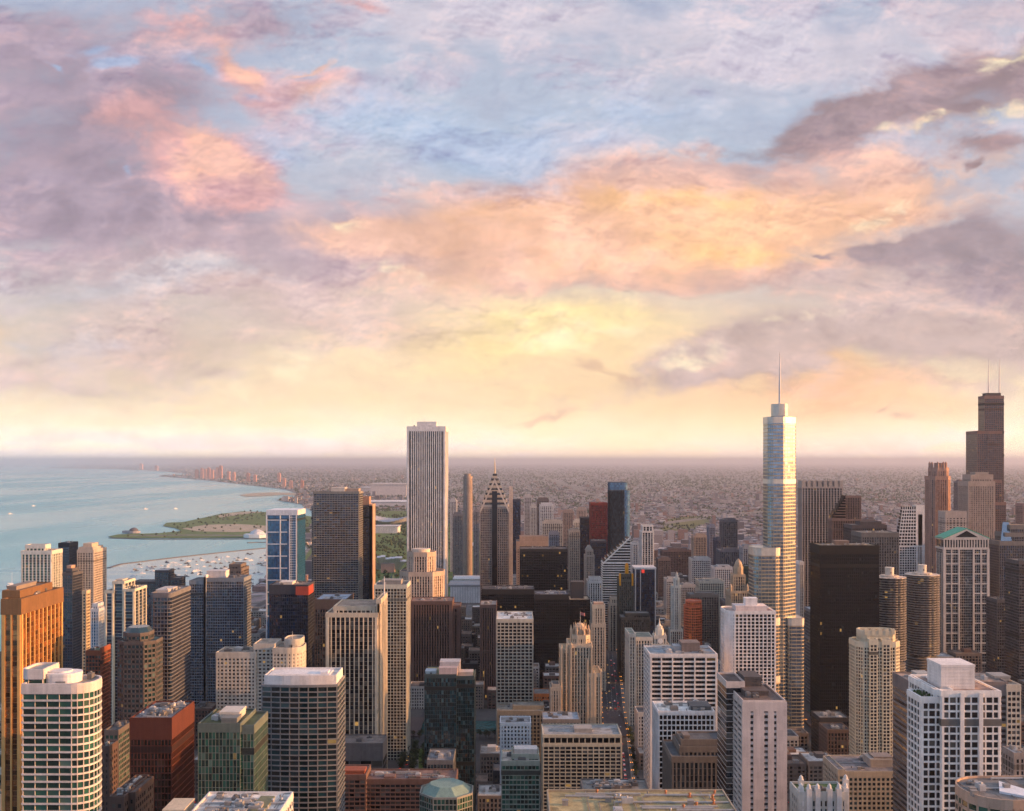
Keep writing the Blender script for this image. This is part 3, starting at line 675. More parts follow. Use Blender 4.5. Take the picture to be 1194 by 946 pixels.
for r_ in ROADS: sheet('expressway', r_, .32, PAVE)
# ------------------------------------------------------------------ towers beside the lake
# (a, b, top row) are measured on the photograph; D is the distance of the front wall
CONC = (196, 184, 166); LIME = (206, 192, 168)
tower('office_tower', 'tall gold sunlit tower with dark copper bays, in front of the lake', 700, 64, [(3, 24, 700, 0, 64), (4.5, 22.5, 690, 8, 48)],
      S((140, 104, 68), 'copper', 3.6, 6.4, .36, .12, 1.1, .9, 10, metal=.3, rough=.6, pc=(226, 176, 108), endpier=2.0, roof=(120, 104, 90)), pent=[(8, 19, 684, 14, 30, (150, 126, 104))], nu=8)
tower('apartment_tower', 'curved white banded glass tower with a raised wing and a white oval penthouse', 430, 18,
      [(27, 124, 800, 0, 18, ('rr', .42, (0, 1, 1, 0))), (26, 56, 783, 3, 14, ('rr', .3, (1, 0, 0, 1)))],
      S((226, 206, 190), 'green', 3.15, 5.2, .72, .55, .14, .3, 3.0, roof=(170, 160, 150)), pent=[(52, 104, 787, 4, 11, (238, 226, 214), ('rr', .48)), (60, 92, 784, 6, 7, (226, 214, 204), ('rr', .4))], nu=5)
tower('office_building', 'dark brown slab with one red sunlit side and a roof full of machinery', 560, 39, [(152, 200, 839)],
      S((94, 48, 35), 'bronze', 3.7, 1.9, .7, .18, .38, .32, 11, pc=(84, 42, 32), roof=(128, 122, 122)), nu=26)
tower('glass_building', 'green glass block with a square beige roof box and mossy roof', 480, 29, [(231, 280, 846), (280, 296, 848, 1.5, 27)],
      S((92, 112, 98), 'green', 3.3, 1.6, .28, .12, .16, .16, 3.2, pc=(110, 130, 114), roof=(104, 104, 70)), pent=[(256, 279, 831, 9, 12, (206, 190, 164)), (258, 276, 838, 2, 8, (120, 124, 116))], nu=6)
tower('brick_building', 'low brown brick building with flat roofs at the foot of the brown slab', 505, 35, [(128, 160, 931), (160, 186, 926, 6, 26)],
      S((112, 74, 56), 'office', 3.6, 3.0, 1.6, .15, 1.2, .2, 2, roof=(110, 92, 82)), nu=7)
tower('brick_building', 'narrow brown building half hidden behind the curved white banded tower', 640, 24, [(118, 137, 872)], S((106, 70, 54), 'office', 3.4, 3.0, 1.5, .12, 1.3, .15, 3, roof=(120, 108, 98)), nu=3)
tower('glass_building', 'low office block with rows of green windows beside the brown slab', 668, 28, [(122, 154, 853)], S((104, 92, 84), 'green', 3.5, 2.6, 1.2, .15, .6, .2, 2, roof=(96, 96, 96)), nu=5)
tower('apartment_tower', 'dark glass tower with a flat brick side lit orange, by the gold tower', 850, 18, [(100, 118, 760), (117, 118.2, 757, -.4, 19)], S((152, 84, 56), 'dark', 3.2, 2.4, .8, .15, .5, .2, 3, roof=(92, 104, 78)), nu=4)
tower('apartment_tower', 'dark blue banded tower whose balconies glow orange on the sunlit side', 800, 47, [(176, 199, 693, 0, 47, ('rr', .15, (1, 1, 0, 0)))],
      S((112, 112, 118), 'navy', 3.0, 2.8, .62, .75, .25, .5, 2.5, roof=(150, 140, 132)), pent=[(182, 196, 688, 12, 22, (196, 184, 172))], nu=5)
def lantern_roof(px0, px1, D, d, z0r, z1r, root, col, inset):
    x0, x1 = pxx(px0, D), pxx(px1, D); m = MB(); z0, z1 = pz(z0r, D), pz(z1r, D)
    m.prism(octo(x0, x1, D, D + d, .28 * (x1 - x0)), z0, z1, poly2=octo(x0 + inset, x1 - inset, D + inset, D + d - inset, .22 * (x1 - x0)))
    m.build('crown_roof', glass('teal') if col is None else wall(col, .6), root, off=root.location)
t = tower('office_building', 'brown octagonal block with a sloped teal glass crown', 740, 28, [(133, 178, 750, 0, 28, ('o', .24)), (141, 171, 740, 4, 20, ('o', .25))],
      S((98, 86, 82), 'teal', 3.6, 2.8, 1.4, .2, .7, .2, 1, roof=(90, 110, 106)))
lantern_roof(141, 171, 744, 20, 740, 733, t, None, 2.5)
tower('apartment_tower', 'pale tower with white upright piers and green windows, out by the lake', 1300, 30, [(25, 72, 643), (32, 62, 636, 8, 14)], S((222, 214, 190), 'green', 3.4, 5.0, .6, .1, 1.5, .8, 4, endpier=1.6), nu=4)
tower('glass_tower', 'plain dark navy tower between the pale piered tower and the beige tower', 1500, 30, [(68, 91, 634)], S((34, 40, 56), 'navy', 3.8, 2, .7, .08, .25, .15, 5), nu=3, mast=[(73, 628, 10, .4, 634)])
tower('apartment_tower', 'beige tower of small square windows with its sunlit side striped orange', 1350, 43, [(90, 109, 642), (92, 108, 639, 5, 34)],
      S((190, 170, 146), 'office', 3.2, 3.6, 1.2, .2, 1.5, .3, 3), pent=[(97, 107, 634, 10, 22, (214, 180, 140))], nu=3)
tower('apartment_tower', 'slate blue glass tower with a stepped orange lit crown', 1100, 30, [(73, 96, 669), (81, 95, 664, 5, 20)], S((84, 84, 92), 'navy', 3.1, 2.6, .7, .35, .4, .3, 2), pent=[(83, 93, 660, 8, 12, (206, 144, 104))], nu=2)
tower('apartment_tower', 'slim sand coloured tower beside the slate blue tower', 1000, 20, [(96, 105, 690)], S((204, 172, 116), 'dark', 3.1, 2.7, 1.3, .2, .9, .3, 2), nu=1)
tower('apartment_tower', 'small pale blue stepped tower beneath the beige lakeside towers', 1050, 20, [(106, 124, 711), (110, 122, 705, 4, 14)], S((196, 206, 216), 'blue', 3.2, 2.9, .6, .15, 1.0, .35, 2), nu=2)
tower('apartment_tower', 'dark glass tower framed by pale piers with a stepped top', 950, 30, [(123, 136, 690), (136, 153, 679, 2, 26), (153, 170, 688, 0, 30)],
      S((218, 206, 168), 'navy', 3.1, 8.6, .28, .12, 1.3, .9, 1.5, pc=(226, 214, 172)), pent=[(140, 151, 676, 8, 12, (198, 186, 160))], nu=3)
tower('apartment_tower', 'low wide charcoal slab with a pale concrete core on the lakefront', 1400, 25, [(155, 184, 679), (184, 204, 673), (204, 216, 675), (184, 202, 666, -1.5, 22)], S((72, 74, 84), 'navy', 3.2, 3, .9, .3, .5, .3, 2), pent=[(186, 200, 665, 2, 12, (196, 192, 184))])
tower('apartment_tower', 'broad blue grey slab with fine window grid and a white upright fin', 1080, 30, [(221, 238, 678, 0, 30), (238, 240, 672, -1, 8, None, S((226, 226, 226), 'navy', 3.1, 3, 0, .1, 2.2, .3, 1)), (240, 284, 675, 0, 30)],
      S((128, 140, 150), 'navy', 3.05, 2.5, .75, .3, .45, .35, 3), pent=[(241, 263, 666, 8, 14, (210, 196, 184))], nu=4)
tower('apartment_tower', 'brown grey slab standing just behind the broad blue grey slab', 1200, 35, [(266, 290, 664), (268, 289, 659, 5, 25)], S((118, 100, 90), 'office', 3.1, 3, 1.1, .3, .8, .35, 2), nu=3)
tower('hotel', 'long pale hotel of small square windows ending in a rounded orange lit corner', 830, 25,
      [(252, 298, 762), (296, 320, 752, 3, 24), (318, 351, 757, -2, 30, ('rr', .48, (0, 1, 1, 0))), (330, 350, 747, 5, 22, ('rr', .46))], S((208, 196, 170), 'office', 3.0, 3.1, 1.5, .16, 1.3, .22, 3.5, roof=(150, 138, 124)), nu=6, mast=[(341, 736, 12, .3, 747)])
tower('glass_tower', 'blue glass tower framed by a wide white grid, at the harbour', 1450, 54, [(311, 347, 596)], S((40, 96, 130), 'blue', 3.6, 2.2, .22, .1, .2, .12, 0, roof=(150, 150, 150)))
fr = MB(); r0 = FOOT[-1]; zt = pz(596, 1450)
for k in range(9):
    z = zt - 13 - k * 17.2
    if z > 10: fr.box(r0[0] - .4, r0[1] - 15, r0[2] - 1.0, r0[2] + .5, z - .7, z + .7)
fr.box(r0[0] - .5, r0[1] + .3, r0[2] - 1.2, r0[3], zt - 6, zt + 1.5)
for x, w in ((r0[0], 1.6), (r0[0] + 19.5, 1.3), (r0[0] + 33, 1.6), (r0[0] + 42.5, 1.6)): fr.box(x - w / 2, x + w / 2, r0[2] - 1.25, r0[2] + .5, 0, zt - 5)
for k in range(60):
    z = zt - 9 - k * 3.55
    if z > 3: fr.box(r0[0] + 33.5, r0[0] + 42, r0[2] - .8, r0[2] + .4, z - .35, z + .35)
for x in (36, 39.2): fr.box(r0[0] + x - .25, r0[0] + x + .25, r0[2] - .85, r0[2] + .4, 0, zt - 6)
par = [o for o in bpy.data.objects if o.get('label') == 'blue glass tower framed by a wide white grid, at the harbour'][0]
fr.build('white_frame', wall((228, 232, 234), .5), par, off=par.location)
tower('office_tower', 'dark slate tower with a red sunlit panel on its top corner', 1050, 35, [(314, 359, 683)], S((60, 62, 76), 'navy', 3.6, 2.2, .6, .1, .35, .2, 9, roof=(130, 116, 108)), pent=[(326, 341, 679, 8, 16, (226, 206, 176))], nu=4)
m = MB(); q = 1050; m.box(pxx(345, q), pxx(359, q) + .9, q - .9, q + 25, pz(694, q), pz(684, q)); par = [o for o in bpy.data.objects if o.get('label', '').startswith('dark slate tower with a red')][0]
m.build('sunlit_panel', wall((178, 74, 52), .6), par, off=par.location)  # red of the low sun on this corner, put into a panel's colour
tower('apartment_tower', 'huge dark tower of thin balcony bands beside the tall white tower', 1350, 35, [(366, 418, 574, 0, 35), (364, 369, 591, 3, 28)],
      S((136, 132, 120), 'navy', 3.0, 3.4, .85, 1.0, .35, .6, 2), pent=[(386, 402, 569, 6, 20, (214, 196, 172)), (400, 418, 570, 8, 18, (178, 144, 118))], nu=6)
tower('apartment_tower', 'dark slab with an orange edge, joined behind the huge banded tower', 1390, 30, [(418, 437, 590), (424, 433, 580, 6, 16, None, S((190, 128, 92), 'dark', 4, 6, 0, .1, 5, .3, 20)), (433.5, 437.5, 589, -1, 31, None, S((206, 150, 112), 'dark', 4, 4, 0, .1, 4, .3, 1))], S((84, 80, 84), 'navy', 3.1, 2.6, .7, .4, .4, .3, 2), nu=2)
tower('office_tower', 'tallest pale tower with close white vertical ribs and a flat top', 1512, 60, [(475, 522, 498)], S((236, 228, 216), 'dark', 3.9, 3.05, 0, .05, 1.25, .9, 6.5, endpier=4.0, roof=(190, 186, 180)),
      pent=[(487, 511, 492, 16, 26, (222, 214, 204))], mast=[(496, 484, 30, .5, 492)], nu=5)
tower('office_tower', 'sand pink octagonal tower with a round drum top, before the tall white tower', 1330, 50,
      [(465, 516, 668, 0, 50, ('o', .26)), (474, 506.5, 645, 9, 33, ('o', .29))], S((214, 172, 132), 'office', 3.5, 3.4, .5, .15, 1.6, .5, 5, pc=(226, 184, 144)), pent=[(478, 502, 641, 12, 24, (226, 196, 160), ('c', 20))], nu=0)
tower('apartment_tower', 'dark tower wrapped in a fine cream grid with a red brown pole before it', 1000, 35, [(437, 478, 683)], S((214, 204, 168), 'dark', 3.1, 3.1, .55, .5, .55, .6, 3), pent=[(446, 471, 677, 8, 16, (150, 140, 126))], nu=3)
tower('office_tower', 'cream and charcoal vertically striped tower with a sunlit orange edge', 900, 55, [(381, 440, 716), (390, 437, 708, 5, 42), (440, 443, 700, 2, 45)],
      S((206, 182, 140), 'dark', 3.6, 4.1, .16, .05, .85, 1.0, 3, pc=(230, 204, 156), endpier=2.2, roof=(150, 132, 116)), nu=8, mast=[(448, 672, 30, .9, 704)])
tower('podium_building', 'plain grey windowless podium below the cream and charcoal striped tower', 868, 28, [(394, 451, 868)], S((116, 110, 108), 'office', 6, 9, .6, .2, .5, .1, 14, roof=(120, 114, 110)), nu=3)
tower('office_tower', 'dark brown box with a pale blue roof, behind the cream and charcoal stripes', 1000, 45, [(367, 412, 700)], S((96, 70, 58), 'dark', 3.7, 2.6, 1.0, .1, .7, .3, 9, roof=(150, 160, 172)), nu=5)
tower('office_tower', 'reddish brown slab of close vertical stripes below the tall white tower', 1250, 40, [(479, 527, 702), (527, 536, 707, 8, 30)], S((124, 78, 62), 'black', 3.7, 3.1, .3, .05, 1.7, .6, 3.5, endpier=2.2, roof=(136, 110, 98)), nu=5)
tower('office_tower', 'brown striped slab partly hidden by the white roofed tower', 1250, 40, [(560, 579, 706)], S((120, 78, 64), 'black', 3.7, 2.9, .3, .05, 1.5, .6, 3.5, roof=(156, 146, 138)), nu=3)
tower('glass_tower', 'dark teal glass tower with a white and pink roof pavilion', 790, 32, [(495, 532, 788), (532, 553, 790, 3, 27)], S((44, 74, 80), 'teal', 3.2, 1.7, .3, .1, .18, .16, 2, roof=(120, 124, 96)),
      pent=[(513, 536, 772, 8, 12, (188, 180, 178)), (496, 508, 783, 6, 10, (170, 184, 190)), (534, 551, 784, 8, 10, (196, 172, 160)), (512, 533, 779, 2, 8, (206, 170, 160))], nu=4)
tower('glass_building', 'low glass pavilion with a grey roof at the foot of the teal tower', 754, 30, [(498, 531, 888)], S((116, 118, 116), 'teal', 3.6, 2.4, .7, .15, .4, .2, 2, roof=(128, 130, 134)), nu=5)
tower('brick_building', 'long red brick block with balcony rows and a row of roof boxes', 720, 24, [(338, 392, 909), (388, 426, 905, 3, 24), (420, 531, 910, 8, 24)], S((132, 84, 66), 'office', 3.1, 3.6, 1.0, .6, .5, .4, 2.5, roof=(128, 104, 96)),
      pent=[(387, 425, 899, 6, 10, (158, 88, 64)), (448, 460, 906, 12, 7, (150, 96, 74)), (476, 490, 906, 12, 7, (146, 100, 84))], nu=12)
t = tower('glass_building', 'low round topped building with a green glass octagon roof', 600, 31, [(488, 550, 932, 0, 31, ('o', .28))], S((150, 150, 130), 'green', 3.4, 2.2, .6, .15, .35, .2, 0, roof=(120, 126, 116)))
lantern_roof(490, 548, 601, 29, 932, 922, t, (112, 160, 138), 5)
tower('parking_garage', 'white roofed low complex with skylights at the very foot of the view', 396, 44, [(168, 212, 974, 10, 34), (205, 313, 969, 0, 44)], S((214, 208, 200), 'office', 3.4, 3.6, 1.4, .2, .8, .2, 2, roof=(206, 200, 192)),
      pent=[(190, 214, 945, 22, 14, (212, 180, 130)), (292, 308, 946, 20, 18, (120, 122, 72))], nu=22)
tower('office_tower', 'narrow pale gridded tower with a white gravelled roof', 1050, 55, [(579, 621.5, 723)], S((190, 178, 148), 'black', 3.5, 4.2, 1.1, .35, 1.0, .45, 2.5, roof=(214, 212, 206)), nu=9)
tower('apartment_tower', 'broad glass tower with a white curved crown, between the green glass block and striped tower', 600, 32, [(305, 392, 801, 0, 28, ('bow', 2.0), S((132, 132, 130), 'teal', 3.15, 5.8, .62, .75, .3, .45, 0, pc=(120, 122, 122))), (308, 391, 790, 1.5, 24, ('bow', 1.8), S((232, 220, 208), 'dark', 9, 30, .5, .2, 0, .3, 4.5, roof=(222, 214, 206)))],
      S((84, 94, 100), 'navy', 3.15, 2.9, .5, .35, .3, .4, 0, roof=(214, 206, 198)), pent=[(314, 384, 787, 6, 14, (228, 218, 208)), (374, 382, 784, 7, 6, (238, 228, 220))], nu=6)
# ------------------------------------------------------------------ towers in the middle
def root_of(prefix): return [o for o in bpy.data.objects if o.get('label', '').startswith(prefix)][0]
BLK = S((38, 36, 38), 'black', 3.7, 2.4, .7, .06, .35, .25, 6, roof=(70, 70, 74))
tower('office_tower', 'low broad black steel block under the chevron topped tower', 1350, 45, [(562, 623, 688)], BLK, nu=12)
tower('office_tower', 'black steel block with a grey roof next to the avenue', 1300, 42, [(623, 663, 694)], S((40, 38, 40), 'black', 3.7, 2.4, .7, .06, .35, .25, 6, roof=(86, 88, 96)), nu=8)
tower('office_tower', 'small black block with a pale tan roof edge near the tribune spire', 1350, 40, [(662, 688, 700)], S((36, 34, 40), 'black', 3.7, 2.4, .6, .06, .3, .2, 0, roof=(186, 166, 140)), pent=[(664, 680, 679, 14, 20, (70, 66, 66))])
tower('office_tower', 'wide near black tower with dishes on its roof, behind the black steel blocks', 1480, 45, [(606, 661.5, 641)], S((44, 42, 46), 'black', 3.7, 2.5, .75, .06, .4, .25, 3, roof=(84, 82, 84)), nu=10)
tower('office_building', 'broad plain orange tan building behind the near black tower', 1750, 40, [(602, 639, 632), (606, 639, 626, 8, 26)], S((196, 140, 100), 'office', 4, 5, 1.8, .1, 2.4, .2, 12))
t = tower('office_tower', 'granite tower with a gold chevron pyramid top and a needle spire', 1550, 44, [(560, 593.5, 592)], S((150, 134, 122), 'dark', 3.7, 2.9, 1.0, .25, 1.2, .45, 0))
L = t.location; q = 1550; x0, x1 = pxx(560, q), pxx(593.5, q); cx = (x0 + x1) / 2; zs = pz(592, q); zp = pz(553, q); w = x1 - x0
cr = MB(); st = MB(); gl = MB()
for i in range(7):        # stacked chevrons, each a gable on all four sides
    f = i / 7; hw = w / 2 * (1 - f) + .5; zb = zs + (zp - zs) * f
    zt = zb + (zp - zs) * .30
    hw2 = hw * .80
    poly = rect(cx - hw, cx + hw, q + 22 - hw, q + 22 + hw)
    cr.prism(poly, zb - 1.5, zb + (zp - zs) / 7 * .6, poly2=rect(cx - hw * .93, cx + hw * .93, q + 22 - hw * .93, q + 22 + hw * .93))
    gl.prism(rect(cx - hw * .86, cx + hw * .86, q + 22 - hw * .86, q + 22 + hw * .86), zb, zb + (zp - zs) / 7 + .5, 3, 2.2)
m = MB(); m.prism(rect(cx - w / 2 + .6, cx + w / 2 - .6, q + .6, q + 43.4), zs - 1, zp - 3, poly2=rect(cx - 1.2, cx + 1.2, q + 20.8, q + 23.2)); m.build('crown', wall((206, 176, 130), .5), t, off=L)
cr.build('crown_tiers', wall((196, 172, 140), .55), t, off=L); gl.build('glazing', glass('dark'), t, off=L)
for sgn in (-1, 1):       # gable edges
    for yy in (q - .7, q + 44.2):
        m = MB(); m.face([(cx + sgn * w / 2, yy, zs - 3), (cx, yy, zp - 6), (cx, yy, zp - 14), (cx + sgn * w / 2, yy, zs - 10)][::(1 if sgn < 0 else -1)])
        b = [(cx + sgn * w / 2, zs - 3), (cx, zp - 6), (cx, zp - 12), (cx + sgn * w / 2, zs - 9)]
        m = MB(); n0 = [(px, yy - .6, z) for px, z in b]; n1 = [(px, yy + .6, z) for px, z in b]
        m.face(n0); m.face(n1[::-1])
        for i in range(4): j = (i + 1) % 4; m.face([n0[i], n1[i], n1[j], n0[j]])
        m.build('chevron', wall((210, 190, 168), .6), t, off=L)
m = MB(); m.box(cx - 4, cx + 4, q - 1.0, q + .5, 0, zp - 26); m.build('centre_bay', glass('black'), t, off=L)
st.tube([(cx, q + 22, zp - 14, 2.6), (cx, q + 22, zp - 2, 1.4), (cx, q + 22, pz(534, q + 22), .25)], 0, 8); st.build('spire', wall((230, 196, 130), .4), t, off=L)
tower('office_tower', 'slender pale shaft rising close behind the chevron topped tower', 1600, 16, [(594, 597.5, 568)], S((214, 190, 172), 'office', 4, 3, .4, .1, 1.4, .3, 4))
tower('apartment_tower', 'far slim copper coloured tower with a rounded top, past the white ribbed tower', 2600, 40, [(540, 551, 556, 0, 40, ('rr', .45)), (541.5, 549, 553, 5, 24, ('rr', .4))], S((172, 140, 118), 'navy', 3.5, 4, .8, .2, 1.3, .4, 4))
tower('office_tower', 'far dark blue plain tower to the side of the chevron top', 2200, 35, [(597, 607, 583)], S((46, 56, 86), 'navy', 4, 3, .6, .05, .4, .2, 4))
MID = [(611, 620, 577, 2500, (196, 178, 168)), (618, 626, 589, 2450, (200, 186, 170)), (626, 640, 581, 2350, (158, 110, 88)), (629, 645, 587, 2250, (214, 208, 202)), (632, 656, 607, 2150, (204, 182, 154)), (656, 669, 595, 2450, (176, 136, 112)), (672, 684, 592, 2500, (188, 158, 138)),
       (663, 676, 617, 2000, (186, 160, 132)), (525, 533, 582, 2700, (196, 190, 190)), (528, 540, 598, 2500, (128, 118, 118)), (552, 559, 594, 2500, (150, 132, 128)), (640, 652, 620, 1980, (120, 128, 150)), (668, 681, 606, 2300, (214, 196, 168))]
MLAB = ['far grey beige flat tower between the chevron top and the red tower', 'far pale cream tower just below the grey beige flat tower', 'far brown brick tower with a white neighbour before it', 'far white tower standing before the brown brick tower', 'far wide sand building below the brown and white pair',
        'far rose tan tower beside the park of the south side', 'far tan block close to the red tower', 'tan block peeping over the near black tower', 'far white tower near the copper coloured tower', 'far grey low tower at the foot of the copper one', 'far grey brown tower close by the copper one',
        'blue grey block behind the orange tan building', 'far cream block before the rose tan tower']
for (a, b, tp, D_, c), lb in zip(MID, MLAB): tower('apartment_tower', lb, D_, 30, [(a, b, tp + 2), (a + 1.5, b - 1.5, tp, 5, 18)], S(c, 'office', 3.3, 4.2, 1.2, .2, 1.6, .3, 3))
tower('office_tower', 'plain red tower beside the blue glass tower', 2000, 40, [(687, 708.5, 587)], S((122, 42, 38), 'red', 3.8, 2.6, .8, .06, .9, .2, 4, roof=(150, 80, 70)), nu=3)
tower('office_tower', 'navy low tower at the foot of the red tower', 1930, 34, [(688, 707, 631)], S((52, 60, 88), 'navy', 3.8, 2.6, .6, .06, .5, .2, 3), nu=3)
tower('office_tower', 'black blue block just before the red tower, on its shaded flank', 2080, 30, [(676, 688, 604)], S((40, 46, 66), 'navy', 3.8, 2.6, .6, .06, .5, .2, 3))
tower('glass_tower', 'tall blue mirror glass tower with a gently slanted top', 1850, 42, [(708.5, 735, 572, 0, 42, ('rr', .2, (0, 1, 1, 0))), (708.5, 732, 563, 0, 38, ('rr', .2, (0, 1, 1, 0)))], S((70, 104, 134), 'azure', 4, 2, .3, .08, .12, .1, 0))
t = tower('office_tower', 'white striped tower with a steep diamond shaped sloping top', 1600, 34, [(703, 735, 657)], S((230, 224, 212), 'black', 3.7, 30, 1.6, .3, 0, .2, 0))
q = 1600; x0, x1 = pxx(703, q), pxx(735, q); L = t.location
m = MB(); gg = MB(); zl, zr = pz(656, q), pz(627, q); n = 9
for i in range(n):        # the slope: white ledges climbing to the far corner
    f = i / n; z = zl + (zr - zl) * f; xa = x0 + (x1 - x0) * f
    m.prism(rect(xa, x1, q - .3, q + 34), z - .8, z + .8); gg.prism(rect(xa + .6, x1 - .3, q + .2, q + 33), z, z + (zr - zl) / n + .4, 4, 4)
m.build('sloping_ledges', wall((230, 224, 212)), t, off=L); gg.build('glazing', glass('black'), t, off=L)
m = MB(); pts = [(x0 - .4, zl - 1), (x1 + .4, zr + 2.5), (x1 + .4, zr - .5), (x0 - .4, zl - 4)]
n0 = [(x, q - 1.0, z) for x, z in pts]; n1 = [(x, q + 1.5, z) for x, z in pts]; m.face(n0); m.face(n1[::-1])
for i in range(4): j = (i + 1) % 4; m.face([n0[j], n0[i], n1[i], n1[j]])
m.build('slope_edge', wall((238, 230, 216)), t, off=L)
tower('apartment_tower', 'narrow cream and dark striped tower wedged behind the diamond topped tower', 1680, 25, [(735, 745, 634)], S((214, 200, 186), 'navy', 3.3, 3, .4, .1, 1.3, .4, 2))
tower('apartment_tower', 'dark tower under a bold white upright grid with a crenellated top', 1750, 30, [(746, 762, 620), (747, 761, 613, 3, 22)], S((226, 216, 200), 'dark', 3.6, 5.2, .45, .3, 1.7, .8, 2), nu=2)
t = tower('hotel_tower', 'deep blue glass tower edged in white with one red square at the top', 1420, 34, [(741, 764, 664)], S((46, 60, 90), 'navy', 3.4, 2.2, .3, .05, .2, .1, 4.5, pc=(60, 74, 104), roof=(190, 176, 160)))
q = 1420; x0, x1 = pxx(741, q), pxx(764, q); L = t.location; zt = pz(664, q)
m = MB(); m.box(x0 - .8, x0 + .7, q - 1, q + .6, 0, zt); m.box(x1 - .7, x1 + .8, q - 1, q + .6, 0, zt); m.box(x0 + 6.4, x0 + 7.4, q - .9, q + .6, 0, zt - 1); m.box(x0 - 1.5, x1 + 1.5, q - 1.5, q + 35, zt, zt + 2.4); m.build('white_edges', wall((214, 206, 198)), t, off=L)
m = MB(); m.box(x0 + 8.4, x0 + 12.4, q - 1.4, q - .9, zt - 5, zt - .3); m.build('sign', emit((226, 60, 44), .55, 'red_sign'), t, off=L)
t = tower('office_tower', 'dark stone tower with a bright gold leaf top and pinnacle', 1385, 26, [(722, 738.5, 676), (724, 737, 670, 3, 18)], S((84, 84, 66), 'dark', 3.6, 2.6, .6, .1, 1.2, .4, 3))
q = 1385; L = t.location; m = MB()
m.box(pxx(729.5, q), pxx(733.5, q), q + 5, q + 10, pz(671, q), pz(659.5, q)); m.prism(rect(pxx(730.2, q), pxx(732.8, q), q + 6, q + 9), pz(659.6, q), pz(657.5, q))
for a in (722, 736.4): m.box(pxx(a, q), pxx(a + 2, q), q - .8, q + 5, pz(683, q), pz(669, q))
m.build('gold_top', wall((232, 166, 50), .35, .6), t, off=L)
t = tower('office_tower', 'slim ivory octagonal tower with a pointed top and one orange lit side', 1360, 18, [(781.5, 796, 735), (783.5, 794.5, 684, 2, 14, ('o', .28)), (786, 792.5, 675, 4, 9, ('o', .28))], S((222, 212, 184), 'dark', 3.6, 2.6, .5, .1, 1.2, .4, 2))
m = MB(); q = 1368; c = pxx(789.2, q); m.tube([(c, q, pz(676, q), 3.2), (c, q, pz(669, q), 1.2), (c, q, pz(666.5, q), .3)], 0, 8); m.build('spire', wall((222, 206, 178)), t, off=t.location)
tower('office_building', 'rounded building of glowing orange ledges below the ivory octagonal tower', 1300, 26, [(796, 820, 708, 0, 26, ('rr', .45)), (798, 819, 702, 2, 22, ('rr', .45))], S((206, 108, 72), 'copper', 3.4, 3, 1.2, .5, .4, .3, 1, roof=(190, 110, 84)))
t = tower('office_tower', 'grey stone tower with an arched pyramid roof behind the pale apartments', 1700, 24, [(681, 693, 648), (682.5, 691.5, 642, 2, 16)], S((176, 156, 134), 'office', 3.6, 2.8, .7, .1, 1.4, .4, 2))
m = MB(); q = 1702; x0, x1 = pxx(682.5, q), pxx(691.5, q); m.prism(rect(x0, x1, q, q + 16), pz(642, q), pz(636, q), poly2=rect(x0 + 4.5, x1 - 4.5, q + 6, q + 10)); m.build('pyramid_roof', wall((150, 140, 120)), t, off=t.location)
tower('apartment_building', 'pale grey apartment block of upright bays by the diamond topped tower', 1500, 28, [(684, 702, 678), (686, 700, 674, 4, 16)], S((204, 200, 190), 'office', 3.2, 3.4, .5, .2, 1.6, .6, 3))
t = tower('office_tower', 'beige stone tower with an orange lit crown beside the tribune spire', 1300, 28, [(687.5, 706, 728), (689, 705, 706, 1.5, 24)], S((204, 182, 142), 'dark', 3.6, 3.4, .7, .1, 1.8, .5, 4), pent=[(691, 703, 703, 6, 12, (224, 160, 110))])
tower('office_building', 'beige upright bay building closing the far end of the avenue', 1575, 24, [(709, 722, 704), (711, 721, 697, 3, 16)], S((198, 176, 142), 'dark', 3.6, 4.4, .5, .1, 1.9, .6, 3))
tower('office_building', 'black green stepped block beside the avenue below the gold topped tower', 1350, 32, [(721.5, 758, 721), (727, 757, 716, 5, 22)], S((70, 74, 66), 'dark', 3.6, 2.8, 1.0, .1, 1.1, .25, 2), nu=5)
# Tribune-like gothic tower
t = tower('gothic_tower', 'gothic limestone tower with an orange lit crown of flying buttresses', 1010, 36, [(654, 667, 758, 4, 30), (685, 701, 786, 0, 36), (663, 690, 752, 2, 32), (668, 688, 742, 6, 24, ('o', .26))], S((208, 178, 132), 'dark', 3.7, 3.0, .45, .1, 1.5, .6, 3, roof=(170, 150, 120)))
q = 1010; L = t.location; cx, cy = pxx(677.5, q), q + 17
m = MB(); rr = 6.2
for k in range(8):
    a = 2 * math.pi * (k + .5) / 8; px_, py_ = cx + 9.6 * math.cos(a), cy + 9.6 * math.sin(a)
    d = (-math.sin(a), math.cos(a)); nr = (math.cos(a), math.sin(a))
    m.obox((px_, py_), d, nr, 1.5, -1, 1, pz(752, q), pz(737, q)); m.tube([(px_, py_, pz(737.2, q), .9), (px_, py_, pz(732, q), .1)], 0, 6)
    for f in range(5):    # arched buttress stepping up to the lantern
        e = f / 5; m.obox((cx + (8.6 - 3.0 * e) * math.cos(a), cy + (8.6 - 3.0 * e) * math.sin(a)), d, nr, 1.1, -.8, .8, pz(744 - 4.4 * e, q), pz(740 - 6 * e, q))
m.prism(circ(cx, cy, rr, 8), pz(745, q), pz(733.5, q)); m.prism(circ(cx, cy, rr * .8, 8), pz(733.6, q), pz(730, q), poly2=circ(cx, cy, rr * .55, 8))
for k in range(8):
    a = 2 * math.pi * k / 8; m.tube([(cx + rr * math.cos(a), cy + rr * math.sin(a), pz(736, q), .8), (cx + rr * math.cos(a), cy + rr * math.sin(a), pz(728.6, q), .1)], 0, 6)
m.build('buttress_crown', wall((222, 176, 124)), t, off=L)
m = MB()
